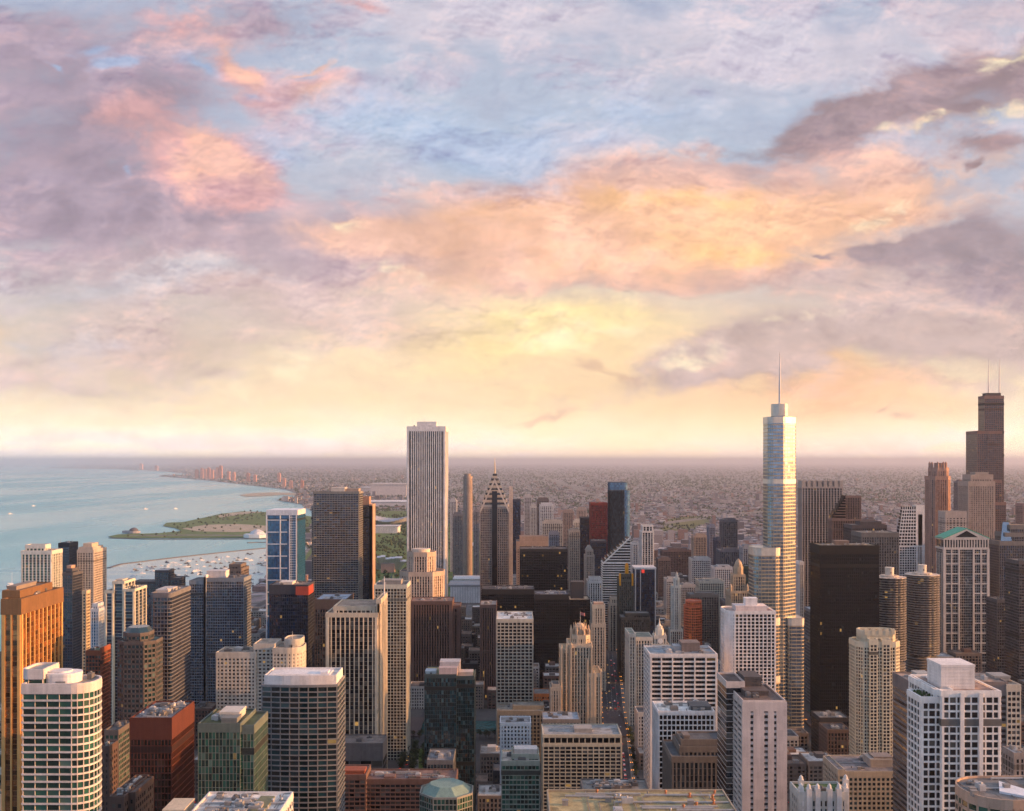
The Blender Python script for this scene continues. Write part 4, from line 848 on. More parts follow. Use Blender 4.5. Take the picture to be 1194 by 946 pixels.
for p, tp in ((655, 752), (660.5, 751), (666, 749), (685.5, 768), (690, 752), (700.6, 780), (693, 782)):
    x = pxx(p, q); m.box(x - .8, x + .8, q - .9, q + 1.5, 20, pz(tp + 3, q)); m.tube([(x, q, pz(tp + 3.1, q), 1.0), (x, q, pz(tp - 1, q), .1)], 0, 6)
m.build('pinnacles', wall((212, 180, 132)), t, off=L)
m = MB(); x = pxx(678, q); m.tube([(x, cy, pz(730.5, q), .25), (x, cy, pz(716, q), .15)], 0, 6); m.build('flagpole', wall((190, 186, 180), .5), t, off=L)
m = MB(); n0 = [(x + .2 + i * .9, cy + .5 * math.sin(i * 1.2), z) for i in range(6) for z in (pz(720.5, q) - .15 * i, pz(717, q) - .15 * i)]
for i in range(5): m.face([n0[2 * i], n0[2 * i + 2], n0[2 * i + 3], n0[2 * i + 1]])
m.build('flag', wall((206, 96, 96), .8), t, off=L)
tower('gothic_building', 'small gothic turret block leaning against the gothic limestone tower', 1000, 26, [(641, 654, 803), (643, 652, 799, 3, 16)], S((176, 160, 134), 'dark', 3.6, 2.8, .6, .1, 1.5, .5, 2))
tower('office_building', 'flat pale roofed low block beside the gothic limestone tower', 950, 30, [(632, 676, 840)], S((150, 134, 116), 'office', 3.6, 3.2, 1.4, .1, 1.2, .2, 2, roof=(150, 160, 170)), nu=8)
tower('office_building', 'low tan annex with a mustard wall before the white roofed tower', 990, 28, [(580, 634, 830), (598, 634, 824, 8, 18)], S((150, 132, 96), 'office', 3.6, 3.4, 1.3, .1, 1.2, .2, 3, roof=(126, 122, 112)), nu=6)
tower('apartment_building', 'low brown building lit orange at its roof near the white roofed tower', 1120, 26, [(622, 641, 810)], S((160, 106, 70), 'office', 3.4, 3.0, 1.3, .1, 1.2, .2, 2))
# white clock tower building
t = tower('clock_tower', 'ornate white terracotta building with a stepped clock tower', 1130, 38, [(733.5, 741, 740, 0, 40), (741, 761, 744, 6, 34), (760, 780, 752, 2, 26), (763, 777, 742, 6, 15)], S((214, 202, 172), 'dark', 3.6, 3.0, .6, .1, 1.5, .35, 3, roof=(130, 134, 120)))
q = 1136; cx, cy = pxx(770, q), q + 7.5; m = MB()
m.prism(octo(cx - 4.6, cx + 4.6, cy - 4.6, cy + 4.6, 2.2), pz(743, q), pz(734.5, q)); m.prism(octo(cx - 3.2, cx + 3.2, cy - 3.2, cy + 3.2, 1.6), pz(735, q), pz(731, q)); m.tube([(cx, cy, pz(731.2, q), 2.2), (cx, cy, pz(728, q), .9), (cx, cy, pz(721.5, q), .12)], 0, 8)
for sx in (-1, 1):
    for sy in (-1, 1): m.tube([(cx + sx * 5.6, cy + sy * 5.6, pz(743, q), .9), (cx + sx * 5.6, cy + sy * 5.6, pz(737, q), .1)], 0, 6)
m.build('lantern', wall((226, 214, 182)), t, off=t.location)
m = MB(); m.tube([(0, 0, 0, 3.0), (0, 0, .35, 3.0)], 0, 20); o = m.build('clock_face', wall((236, 230, 214), .6), t); o.location = Vector((cx, q - .65, pz(747.5, q))) - t.location; o.rotation_euler = (R(90), 0, 0)
tower('office_tower', 'big white gridded tower with black window bands beside the avenue', 820, 37, [(758.2, 836, 764)], S((232, 216, 198), 'black', 3.75, 9.2, 1.45, .35, 1.1, .6, 1.6, endpier=1.4, roof=(140, 150, 156)), pent=[(795, 816, 750, 12, 15, (140, 112, 98)), (786, 796, 754, 14, 12, (170, 168, 166))], nu=6)
m = MB(); par = root_of('big white gridded tower'); r0 = FOOT[-1]
for i in range(8 * 3):
    x = r0[0] + (r0[1] - r0[0]) * (i + .5) / 24 * 1.0; m.box(x - .16, x + .16, r0[2] - .12, r0[2] + .1, 0, pz(764, 820) - 2)
m.build('mullion', wall((60, 50, 46), .5), par, off=par.location)
tower('office_building', 'lower white gridded block with a white roof, before the big gridded tower', 660, 28, [(768, 833, 831)], S((226, 220, 212), 'black', 3.4, 2.75, .85, .25, .62, .4, 1.4, roof=(214, 210, 202)), pent=[(806, 829, 824, 5, 14, (90, 88, 88))], nu=7)
tower('stone_building', 'dark old stone building with stepped dormer roof, before the white gridded block', 600, 36, [(773, 845, 884), (784, 843, 872, 5, 26), (786, 843, 864, 9, 18)], S((122, 104, 86), 'dark', 3.8, 2.5, .6, .12, 1.0, .45, 2.6, roof=(84, 88, 92)), pent=[(789, 797, 858, 12, 8, (132, 110, 94))], nu=8)
tower('hotel', 'mustard hotel with a deep colonnaded top floor and flat grey roof', 800, 34, [(631.6, 724.6, 868), (632, 724, 858, 1, 32, None, S((192, 176, 136), 'black', 8, 4.6, .9, .5, .7, .7, 1.2, roof=(148, 150, 150)))],
      S((196, 180, 138), 'dark', 2.95, 4.4, .85, .55, .8, .6, 1.5, roof=(148, 150, 150)), pent=[(669, 690, 850, 10, 12, (170, 160, 146))], nu=6)
tower('apartment_building', 'small bright white punched window building beside the mustard hotel', 850, 22, [(583, 619, 844)], S((224, 232, 236), 'navy', 3.2, 3.0, 1.4, .1, 1.5, .14, 1.5, roof=(150, 150, 150)), nu=4)
tower('glass_building', 'pale green glass block with a terrace roof before the white punched building', 680, 26, [(585, 629, 889), (597, 628, 881, 5, 17)], S((146, 160, 136), 'green', 3.3, 2.6, .8, .3, .3, .3, 2, roof=(168, 158, 146)), pent=[(600, 626, 874, 8, 9, (206, 192, 178))], nu=5)
tower('shop_building', 'dark flat roof crowded with white air conditioners, before the mustard hotel', 640, 26, [(677, 758, 925)], S((120, 108, 98), 'office', 4, 4, 1.6, .1, 1.4, .2, 2, roof=(122, 118, 112)), nu=34)
tower('shop_building', 'wide tan gravel roof with orange lit gas vents at the foot of the view', 380, 64, [(645, 884, 988)], S((172, 150, 112), 'office', 4, 4, 1.6, .1, 1.4, .2, 2, roof=(160, 146, 108)), nu=5)
par = root_of('wide tan gravel roof')
rz = pz(988, 380)
for k, (px, y) in enumerate(((696, 926), (804, 930), (831, 932), (812, 941), (776, 927), (797, 944), (833, 927), (832, 938))):
    d_ = (H - rz) * F / (y - HY); x = pxx(px, d_); m = MB()
    m.tube([(x, d_, rz - .1, .42), (x, d_, rz + 1.4, .42), (x, d_, rz + 1.6, .75), (x, d_, rz + 2.0, .6), (x, d_, rz + 2.2, .2)], 0, 10); m.box(x - .9, x + .9, d_ - .9, d_ + .9, rz - .1, rz + .35)
    m.build('roof_vent', wall((168, 106, 66), .5), par, off=par.location)  # orange sunlight on the vents is put into their colour
# ------------------------------------------------------------------ towers on the river and in the loop
tower('apartment_tower', 'white gridded tower with rounded corner and white penthouse, before the silver tower', 850, 30, [(839, 904, 714, 0, 30, ('rr', .22, (1, 0, 0, 1)))], S((234, 222, 208), 'dark', 3.0, 3.3, .8, .4, .9, .5, 1.5, roof=(170, 150, 140)),
      pent=[(851, 893, 707, 7, 15, (226, 200, 186)), (864, 880, 698, 9, 8, (236, 226, 216))], nu=2)
TR = S((190, 170, 140), 'silver', 3.9, 4.2, 1.05, .30, .16, .2, 0, rough=.35, metal=.3, roof=(150, 150, 150))
t = tower('glass_tower', 'tall silver glass tower with rounded setbacks, golden flank and a needle spire', 1080, 42,
      [(880, 929, 640, 0, 34, ('tr', .46)), (896, 932, 487, 3, 27, ('tr', .48)), (902, 920, 472, 9, 15, ('rr', .40)), (919, 938, 722, 3, 30, ('rr', .2))], TR, mast=[(909.2, 411, 20, 1.4, 472)])
q = 1080
for a, b, tp, dy, dd, hh, sh in ((880, 929, 640, 0, 34, 7.5, ('tr', .46)), (896, 932, 487, 3, 27, 6, ('tr', .48)), (919, 938, 722, 3, 30, 7, ('rr', .2)), (902, 920, 472, 9, 15, 12, ('rr', .4)), (896, 932, 560, 3, 27, 4, ('tr', .48)), (880, 929, 722, 0, 34, 7, ('tr', .46)), (880, 929, 790, 0, 34, 6, ('tr', .46))):
    m = MB(); m.prism(offset(shape(sh, pxx(a, q + dy), pxx(b, q + dy), q + dy, q + dy + dd), .5), pz(tp, q + dy) - hh, pz(tp, q + dy) + .8)
    m.build('setback_band', wall((222, 212, 196), .35, .3), t, off=t.location)
tower('apartment_tower', 'thin white striped tower squeezed between the silver tower and the black tower', 1200, 20, [(928, 937, 656)], S((228, 222, 214), 'dark', 3.6, 2.4, .4, .1, .9, .4, 3))
tower('shop_building', 'low plaza building at the foot of the silver tower', 1232, 30, [(937, 952, 712), (938, 955, 745, -8, 30)], S((120, 120, 124), 'office', 4, 4, 1.2, .1, .8, .2, 2, roof=(176, 178, 182)), nu=4)
t = tower('office_tower', 'tan tower with a round gold dome and green neighbour, beside the silver tower', 1290, 26, [(852, 876, 690, 0, 30), (855, 869, 671, 4, 16), (857, 867, 662, 6, 11, ('o', .3))], S((198, 162, 112), 'dark', 3.6, 2.8, .8, .1, 1.4, .35, 2))
q = 1296; m = MB(); cx, cy = pxx(862, q), q + 5.5
m.tube([(cx, cy, pz(663, q), 5.6), (cx, cy, pz(659.5, q), 5.3), (cx, cy, pz(656, q), 4.0), (cx, cy, pz(653.5, q), 1.8), (cx, cy, pz(652, q), .2)], 0, 12); m.build('dome', wall((198, 150, 96), .5), t, off=t.location)
for sx in (852.6, 872): m = MB(); x = pxx(sx, 1290); m.tube([(x, 1293, pz(691, 1290), 2.0), (x, 1293, pz(684, 1290), 1.8), (x, 1293, pz(681, 1290), .2)], 0, 8); m.build('corner_dome', wall((198, 160, 112), .6), t, off=t.location)
tower('office_tower', 'square dark green glass block tucked behind the tan domed tower', 1340, 22, [(864, 876, 661)], S((36, 70, 58), 'teal', 3.7, 2.4, .4, .05, .3, .1, 3))
t = tower('office_tower', 'pale brown tower under a deep grid with a notched flat crown', 1650, 22, [(935, 982.5, 568)], S((168, 146, 130), 'black', 3.9, 4.6, .9, .25, 1.7, .6, 2))
q = 1650; m = MB(); x0, x1 = pxx(935, q), pxx(982.5, q)
for k in range(8):
    x = x0 + (x1 - x0) * k / 7.55; m.box(x, x + 5.6, q - .6, q + 22, pz(569, q), pz(560.5, q))
m.box(x0 + 2, x1 - 2, q + 3, q + 19, pz(569, q), pz(562, q)); m.build('crown_teeth', wall((176, 154, 136)), t, off=t.location)
t = tower('office_tower', 'reddish brown tower with a sloping shoulder, next to the notched crown tower', 1560, 18, [(970, 1004, 606), (986, 1004, 579, 1, 16)], S((140, 98, 82), 'black', 3.8, 2.6, .5, .08, 1.1, .4, 2))
q = 1560; m = MB(); gg = MB(); xs, xe = pxx(970, q), pxx(986.2, q)
for i in range(8):
    f = i / 8; xa = xs + (xe - xs) * f; z = pz(606, q) + (pz(581, q) - pz(606, q)) * (f + .06); m.box(xa, xe, q + .2, q + 16, z - .8, z + .5); gg.prism(rect(xa + .8, xe, q + .6, q + 15), z - .3, z + 6.5, 3, 3)
m.build('sloping_ledges', wall((140, 98, 82)), t, off=t.location); gg.build('glazing', glass('black'), t, off=t.location)
tower('office_tower', 'sheer black slab tower beside the river with a flat roof', 1130, 36, [(956, 1025, 637)], S((18, 18, 21), 'black', 3.75, 2.2, .55, .06, .3, .22, 9, roof=(150, 132, 108)), pent=[(974, 990, 631, 14, 12, (150, 112, 90))], nu=6)
tower('office_tower', 'narrow sunlit cream shaft peeping out behind the sheer black slab', 1400, 30, [(949, 958, 636)], S((206, 188, 138), 'office', 3.7, 20, .3, .1, 9, .2, 3))
tower('office_tower', 'grey brown wide tower just behind the sheer black slab', 1350, 40, [(993, 1048, 622)], S((110, 104, 98), 'dark', 3.7, 3.2, .9, .1, 1.2, .45, 5, roof=(120, 118, 112)), nu=5)
tower('office_tower', 'dark long roofed block seen over the grey brown wide tower', 1450, 35, [(984, 1034, 613), (996, 1026, 609, 6, 20)], S((88, 76, 78), 'dark', 3.7, 3.0, .9, .1, .9, .3, 4), nu=4)
t = tower('office_tower', 'white gridded tower with a steeply stepped sloping shoulder', 1420, 14, [(1046, 1078, 637), (1068, 1078, 590, 0, 13, None, S((232, 214, 196), 'dark', 3.5, 12, .2, .1, 9, .2, 12))], S((234, 222, 208), 'dark', 3.5, 3.4, 1.0, .25, .8, .4, 1))
q = 1420; xs, xe = pxx(1046.5, q), pxx(1068.5, q); xm = pxx(1053, q); m = MB(); gg = MB()
for i in range(12):
    f = i / 12; xa = xs + (xm - xs) * f; z = pz(637, q) + (pz(591, q) - pz(637, q)) * f; zh = (pz(591, q) - pz(637, q)) / 12
    m.box(xa - .2, xe, q - .3, q + 13 - 5 * f, z - .7, z + .7); gg.prism(rect(xa + .4, xe - .2, q + .2, q + 12.5 - 5 * f), z, z + zh + .3, 2.6, 3.5)
    for k in range(7):
        x = xa + .4 + (xe - xa - .8) * k / 6; m.box(x - .35, x + .35, q - .35, q + .3, z, z + zh)
m.build('stepped_shoulder', wall((234, 222, 208)), t, off=t.location); gg.build('glazing', glass('dark'), t, off=t.location)
for D_, cp, rp, tp, ct, lb in ((1180, 1044.2, 19.0, 675, 662, 'round balcony ringed tower with a white core stub, closer to the black slab'), (1215, 1083.2, 19.6, 672, 659, 'round balcony ringed tower with a white core stub, closer to the green gabled tower')):
    r = rp * D_ / F; cx = pxx(cp, D_); cy = D_ + r; z1 = pz(tp, D_)
    t = empty('round_tower', (cx, cy, 0), lb, 'apartment tower', 'twin round balcony towers'); L = t.location; FOOT.append((cx - r, cx + r, D_, D_ + 2 * r, 'round_tower', lb))
    m = MB(); m.prism(circ(cx, cy, r * .84, 32), 60, z1 - 1, 2.4, 2.9); m.build('glazing', glass('dark'), t, off=L)
    m = MB(); n = 16; nf = int((z1 - 62) / 2.9); petal = [(cx + (r * (.94 + .06 * abs(math.cos(n / 2 * (2 * math.pi * k / 96)))) ) * math.cos(2 * math.pi * k / 96), cy + (r * (.94 + .06 * abs(math.cos(n / 2 * (2 * math.pi * k / 96))))) * math.sin(2 * math.pi * k / 96)) for k in range(96)]
    for i in range(nf + 1): m.prism(petal, 62 + i * 2.9 - .55, 62 + i * 2.9 + .55)
    m.build('balcony', wall((132, 120, 108)), t, off=L)
    m = MB(); m.prism(circ(cx, cy, r * .5, 16), 0, 60)
    for i in range(18): m.prism(circ(cx, cy, r * .96, 32), i * 3.3 + .3, i * 3.3 + .8)
    m.build('parking_ramp', wall((150, 140, 130)), t, off=L)
    m = MB(); m.prism(circ(cx, cy, r * .99, 32), z1 - .4, z1 + .3); m.prism(circ(cx, cy, r * .55, 24), z1, z1 + 2.2); m.build('roof', roof_mat((196, 180, 164)), t, off=L)
    m = MB(); m.prism(circ(cx, cy, 5.0, 16), z1, pz(ct, cy)); m.prism(circ(cx, cy, 5.3, 16), pz(ct, cy) - 1, pz(ct, cy) + .4); m.build('core', wall((222, 204, 172)), t, off=L)
    m = MB(); m.box(cx - .6, cx + .6, cy - 5.2, cy - 4.5, pz(ct, cy) - 6.5, pz(ct, cy) - 4.5); m.build('core_opening', wall((90, 84, 78)), t, off=L)
# green gabled tower
t = tower('office_tower', 'dark glass tower in a beige frame under a green gabled roof', 1380, 26, [(1101, 1152, 640)], S((206, 190, 170), 'dark', 3.8, 2.6, .4, .06, .3, .1, 0, roof=(150, 150, 140)))
q = 1380; L = t.location; x0, x1 = pxx(1101, q), pxx(1152, q); w = x1 - x0; fr = MB()
for f, ww in ((0, 3.4), (.165, 1.6), (.335, 2.2), (.665, 2.2), (.835, 1.6), (1, 3.4)):
    x = x0 + w * f; fr.box(x - ww / 2, x + ww / 2, q - 1.2, q + .8, 0, pz(640, q))
for k in range(14):
    z = pz(646, q) - k * 13.5
    if z > 4:
        fr.box(x0, x0 + w * .335, q - 1.0, q + .6, z - .8, z + .8); fr.box(x0 + w * .665, x1, q - 1.0, q + .6, z - .8, z + .8)
        for yy in (6, 14, 22): fr.box(x0 - 1.0, x0 + .5, q + yy, q + yy + 1.6, z - 13, z + .8)
fr.prism(offset(rect(x0, x1, q, q + 26), 1.1), pz(641, q), pz(638.5, q)); fr.prism(offset(rect(x0, x1, q, q + 26), 1.3), pz(629.5, q), pz(627, q))
for k in range(17): fr.box(x0 + w * k / 16 - .7, x0 + w * k / 16 + .7, q - .8, q + .8, pz(639, q), pz(629, q))
gl = MB(); gl.prism(rect(x0 + .4, x1 - .4, q + .4, q + 25.6), pz(641, q), pz(628, q), 3, 4); gl.build('glazing', glass('dark'), t, off=L)
zr, ze = pz(616, q + 6), pz(627.5, q)
for (ya, sgn) in ((q - 1.2, -1), (q + 27.2, 1)):       # pediments
    b = [(x0 - 1, ze), (x1 + 1, ze), ((x0 + x1) / 2, zr)]; n0 = [(x, ya - .4, z) for x, z in b]; n1 = [(x, ya + .8, z) for x, z in b]
    fr.face(n0); fr.face(n1[::-1])
    for i in range(3): j = (i + 1) % 3; fr.face([n0[i], n1[i], n1[j], n0[j]])
fr.build('frame', wall((212, 194, 174)), t, off=L)
m = MB(); cxm = (x0 + x1) / 2
for sgn in (-1, 1):
    e = x0 - 1.6 if sgn < 0 else x1 + 1.6
    a = [(cxm, q - 1.8, zr + .6), (cxm, q + 28, zr + .6), (e, q + 28, ze + .2), (e, q - 1.8, ze + .2)]; b = [(x, y, z - 1.2) for x, y, z in a]
    m.face(a if sgn < 0 else a[::-1]); m.face(b[::-1] if sgn < 0 else b)
    for i in range(4): j = (i + 1) % 4; m.face([a[i], b[i], b[j], a[j]] if sgn < 0 else [a[j], b[j], b[i], a[i]])
m.build('gable_roof', wall((70, 170, 138), .6), t, off=L)
m = MB(); m.face([(cxm - w * .26, q - 1.8, ze + 1.2), (cxm + w * .26, q - 1.8, ze + 1.2), (cxm, q - 1.8, zr - 3)]); m.build('pediment_window', glass('black'), t, off=L)
# the great stepped black tower
t = tower('skyscraper', 'giant stepped black tower with two white antennas, tallest in the skyline', 2220, 66,
[(1139.5, 1152, 503, 0, 55), (1152, 1168.5, 503, -.6, 55), (1148, 1170.5, 462, 3, 30), (1139.5, 1168, 560, -1, 57), (1156, 1173, 586, -2, 58)], S((150, 94, 76), 'bronze', 4.2, 4.6, 1.1, .06, .8, .3, 6),
      pent=[(1150, 1167, 458.5, 8, 18, (86, 70, 66))], mast=[(1152.5, 420, 14, 1.5, 462), (1165.2, 418, 16, 1.5, 459)])
m = MB(); q = 2220
for zrow in (470, 503, 530, 586, 620): m.prism(offset(rect(pxx(1148.3, q + 3), pxx(1170.2, q + 3), q + 3, q + 33), .9), pz(zrow + 2.5, q), pz(zrow - .2, q))
m.build('louvre_band', wall((50, 40, 40)), t, off=t.location)
t = tower('office_tower', 'rose granite tower with a crenellated drum top, near the giant black tower', 1950, 38, [(1086, 1110, 556, 0, 38, ('o', .2)), (1088, 1108, 546, 3, 30, ('o', .25))], S((196, 128, 96), 'office', 3.9, 3.6, .6, .1, 1.9, .5, 6), pent=[(1091, 1105, 540, 8, 20, (206, 140, 106), ('c', 16))])
m = MB(); q = 1950
for k in range(8):
    a = 2 * math.pi * (k + .5) / 8; x, y = pxx(1098, q) + 14.5 * math.cos(a), q + 18 + 14.5 * math.sin(a); m.tube([(x, y, pz(548, q), 2.6), (x, y, pz(540, q), 2.4), (x, y, pz(538.4, q), .4)], 0, 8)
m.build('turrets', wall((206, 138, 104)), t, off=t.location)
tower('office_tower', 'wide beige crowned tower in front of the giant black tower', 1880, 44, [(1117, 1160, 562), (1121, 1157, 554, 4, 34)], S((186, 150, 122), 'office', 3.8, 3.2, .7, .1, 1.7, .4, 8),
      pent=[(1128, 1150, 551, 10, 22, (176, 146, 122))])
tower('office_building', 'plain flat beige block at the foot of the wide beige crowned tower', 1800, 30, [(1094, 1127, 597)], S((188, 160, 138), 'office', 4, 6, 1.8, .1, 3, .2, 10))
tower('office_tower', 'pinkish slab beside the rose granite tower', 2080, 34, [(1080, 1096, 578)], S((176, 140, 124), 'office', 3.8, 3.2, .8, .1, 1.6, .3, 5))
tower('office_building', 'pale grey gridded building peeping past the green gabled tower', 1520, 28, [(1152, 1166, 641)], S((190, 186, 182), 'dark', 3.6, 3, 1.2, .1, 1.0, .3, 3))
t = tower('office_tower', 'dark glass tower with a tan stepped sloping glass roof at the edge of view', 1400, 40, [(1165.5, 1204, 632), (1172, 1204, 622, 6, 30), (1178, 1204, 613, 12, 24)], S((120, 112, 104), 'navy', 3.7, 2.6, .6, .1, .5, .3, 5, roof=(190, 160, 130)))
m = MB(); q = 1400; a = [(pxx(1167, q), q + .5, pz(631, q)), (pxx(1180, q), q + .5, pz(631, q)), (pxx(1186, q), q + 24, pz(609, q + 24)), (pxx(1179, q), q + 24, pz(609, q + 24))]; m.face(a); m.face([(x, y + .8, z - 1.2) for x, y, z in a][::-1])
m.build('sloping_skylight', glass('silver'), t, off=t.location)
tower('office_tower', 'dark horizontally banded tower cut by the edge of view, by the river', 1250, 36, [(1172, 1210, 655)], S((96, 86, 84), 'dark', 3.7, 3, 1.3, .3, .3, .2, 3), nu=3)
tower('office_tower', 'low grey tower beneath the banded tower at the edge of view', 1320, 30, [(1150, 1176, 700)], S((92, 90, 96), 'dark', 3.7, 3, 1.1, .2, .6, .3, 3), nu=3)
tower('office_building', 'rose flat block behind the banded edge tower, far side of the loop', 2100, 36, [(1184, 1202, 588)], S((170, 122, 104), 'office', 3.8, 3.6, 1, .1, 1.6, .3, 4))
tower('apartment_tower', 'pink beige slab with lone columns of dark windows and a blank wall', 520, 40, [(866.5, 916, 819), (847, 868, 797, 22, 24), (866, 893, 812, 20, 20)],
      S((214, 188, 168), 'dark', 3.0, 30, .35, .05, 0, .2, 2.4, roof=(112, 96, 88)), pent=[(868, 896, 806, 14, 14, (100, 82, 74)), (868, 888, 790, 24, 16, (84, 76, 74))], nu=4)
par = root_of('pink beige slab'); q = 520; m = MB(); x0, x1 = pxx(866.5, q), pxx(916, q); zt = pz(819, q)
def wallpatch(m, xa, xb): m.box(xa, xb, q - .75, q + .2, 0, zt + .2)
cols = [(.165, .235), (.49, .58), (.72, .78)]; e = 0
for a, b in cols: wallpatch(m, x0 + (x1 - x0) * e - (.6 if e == 0 else 0), x0 + (x1 - x0) * a); e = b
wallpatch(m, x0 + (x1 - x0) * e, x1 + .6); m.box(x0 - .62, x1 + .62, q - .8, q + .2, zt - 4.5, zt + .3)
for k in range(60):
    z = zt - 6 - 3.0 * k
    if z > 2:
        for a, b in cols: m.box(x0 + (x1 - x0) * a - .1, x0 + (x1 - x0) * b + .1, q - .6, q + .2, z - .55, z + .55)
m.build('front_wall', wall((218, 192, 174)), par, off=par.location)
m = MB()
for k in range(60):
    z = zt - 2 - 3.0 * k
    if z > 2: m.box(x0 - .55, x0 + .2, q - .3, q + 40, z - .62, z + .62)
for k in range(5): m.box(x0 - .62, x0 + .2, q + k * 9.6, q + k * 9.6 + 1.2, 0, zt)
m.build('cladding', wall((206, 184, 164)), par, off=par.location)
t = tower('apartment_tower', 'cream chamfered tower with a golden crown, ribbed by balconies', 880, 24, [(1000, 1051, 750, 0, 26, ('o', .2)), (1006, 1045, 737, 4, 18, ('o', .2)), (1014, 1023, 747, -1.5, 10), (1029, 1038, 747, -1.2, 10)],
      S((220, 202, 152), 'dark', 3.0, 2.9, .8, .6, .75, .5, 3.5, roof=(160, 140, 110)))
m = MB(); q = 884; m.prism(offset(octo(pxx(1006, q), pxx(1045, q), q, q + 18, 3.6), .6), pz(749, q), pz(738, q)); 
for p in (1010, 1018, 1026, 1034, 1041): x = pxx(p, q); m.box(x - 1.5, x + 1.5, q - 1, q + 1.5, pz(740, q), pz(733.5, q))
m.build('crown', wall((226, 204, 150)), t, off=t.location)
tower('apartment_tower', 'bright white gridded tower with a plain cube penthouse, stepped in front', 470, 36, [(1098, 1166, 808, 0, 36), (1074, 1099, 815, 2, 15.5), (1090, 1110, 806, 3, 30)],
      S((238, 228, 212), 'dark', 3.45, 3.5, .85, .45, .55, .5, 1.6, endpier=1.0, roof=(150, 130, 120)), pent=[(1097.5, 1136.5, 776, 7, 16, (236, 220, 204))], nu=2)
par = root_of('bright white gridded tower'); m = MB(); q = 470
for px in (1121, 1143): x = pxx(px, q); m.box(x - .9, x + .9, q - 1.1, q + .3, 0, pz(808, q))
m.build('cladding', wall((238, 228, 212)), par, off=par.location)
m = MB(); r = random.Random(5)
for k in range(40):
    x, y = pxx(r.uniform(1076, 1096), 475), 474 + r.uniform(0, 12); s = r.uniform(.5, 1.0); z = pz(815, 472)
    m.prism(circ(x, y, s, 6), z, z + s * 1.6, poly2=circ(x, y, s * .4, 6))
m.build('roof_garden', turf_mat('roof_shrubs', (40, 58, 30), (66, 82, 42)), par, off=par.location)
tower('office_building', 'broad taupe slab with dark ribbon windows behind the bright white tower', 640, 30, [(1062, 1175, 797), (1174, 1190, 800, -1, 28, None, S((206, 186, 150), 'dark', 3.5, 3.4, 1.4, .2, .6, .3, 3, roof=(160, 146, 130)))], S((132, 112, 102), 'dark', 3.5, 30, 1.5, .25, 0, .2, 7, roof=(164, 140, 124)),
      pent=[(1160, 1178, 789, 10, 12, (150, 148, 140)), (1070, 1085, 786, 10, 10, (170, 168, 156))], nu=5)
tower('hotel', 'beige hotel with dark green square windows and a boxy roof house', 720, 40, [(966, 1054, 901), (957, 967, 899, -.5, 34)], S((190, 168, 132), 'teal', 3.4, 3.3, 1.4, .15, 1.3, .2, 3.2, roof=(134, 126, 124)), pent=[(1005, 1041, 886, 12, 16, (176, 156, 134)), (1010, 1037, 883, 14, 11, (150, 130, 116))], nu=4)
t = tower('office_building', 'rounded terracotta and green glass corner building with a white roof hatch', 400, 31, [(1140, 1240, 936, 0, 31, ('rr', .45, (1, 0, 0, 1)))], S((200, 150, 110), 'green', 3.6, 3.0, 1.3, .25, .4, .25, 2.6, roof=(112, 110, 108)), pent=[(1148, 1162, 925, 20, 8, (196, 160, 116))], nu=3)
rz = pz(936, 400)
m = MB(); m.prism([(pxx(1164, 412), 411), (pxx(1184, 412), 405), (pxx(1190, 420), 411), (pxx(1170, 420), 424)], rz, rz + 1.0); m.build('roof_hatch', wall((226, 228, 230), .5), t, off=t.location)
t = tower('hotel', 'pale postmodern building with small turrets round a green roof garden', 440, 14, [(932, 988, 926)], S((190, 186, 168), 'teal', 3.4, 2.6, 1.1, .15, 1.2, .3, 2.5, roof=(70, 90, 52)), nu=2)
q = 440; z = pz(926, q)
for px, dy in ((934, 1), (943, 0), (953, 0), (967, 0), (978, 0), (986, 1), (934, 12), (986, 13)):
    x = pxx(px, q + dy); m = MB(); m.box(x - 1.1, x + 1.1, q + dy - 1.1, q + dy + 1.1, z - 8, z + 2.5); m.tube([(x, q + dy, z + 2.4, 1.15), (x, q + dy, z + 3.8, .8), (x, q + dy, z + 4.6, .1)], 0, 8); m.build('turret', wall((206, 200, 188)), t, off=t.location)
tower('office_building', 'black low block at the foot of the sheer black slab', 1000, 28, [(946, 990, 838)], S((52, 48, 50), 'black', 3.6, 3, .8, .1, .5, .2, 3, roof=(128, 124, 118)), nu=6)
tower('brick_building', 'dark brick loft building before the black low block', 950, 26, [(955, 992, 852)], S((110, 78, 64), 'dark', 3.6, 3, 1.3, .1, 1.2, .2, 2, roof=(80, 76, 76)), nu=6)
tower('apartment_building', 'small grey tan building at the edge of view beside the bright white tower', 560, 25, [(1169, 1196, 880)], S((160, 142, 126), 'office', 3.3, 3, 1.3, .1, 1.3, .2, 2, roof=(186, 184, 180)), nu=4)
# loop buildings right of the avenue, half hidden
LOOP = [(806, 824, 623, 2050, (196, 150, 112)), (824, 834, 612, 2100, (120, 130, 156)), (832, 840, 627, 1900, (60, 72, 108)), (839, 860, 605, 1950, (96, 92, 100)), (835, 862, 640, 1800, (92, 98, 118)), (829, 854, 660, 1650, (206, 200, 194)), (811, 844, 676, 1500, (204, 184, 148)), (774, 790, 674, 1620, (196, 184, 170)), (790, 811, 681, 1560, (176, 168, 160)),
        (800, 838, 692, 1430, (140, 116, 96)), (765, 782, 650, 1900, (130, 100, 92)), (862, 874, 636, 1750, (150, 158, 170)), (803, 829, 650, 1780, (206, 200, 190)), (840, 852, 700, 1400, (120, 104, 98)), (1004, 1020, 604, 1900, (150, 108, 92)), (1112, 1122, 560, 2350, (150, 120, 112)), (1060, 1078, 610, 1750, (140, 120, 112)), (770, 806, 640, 2100, (124, 92, 86))]
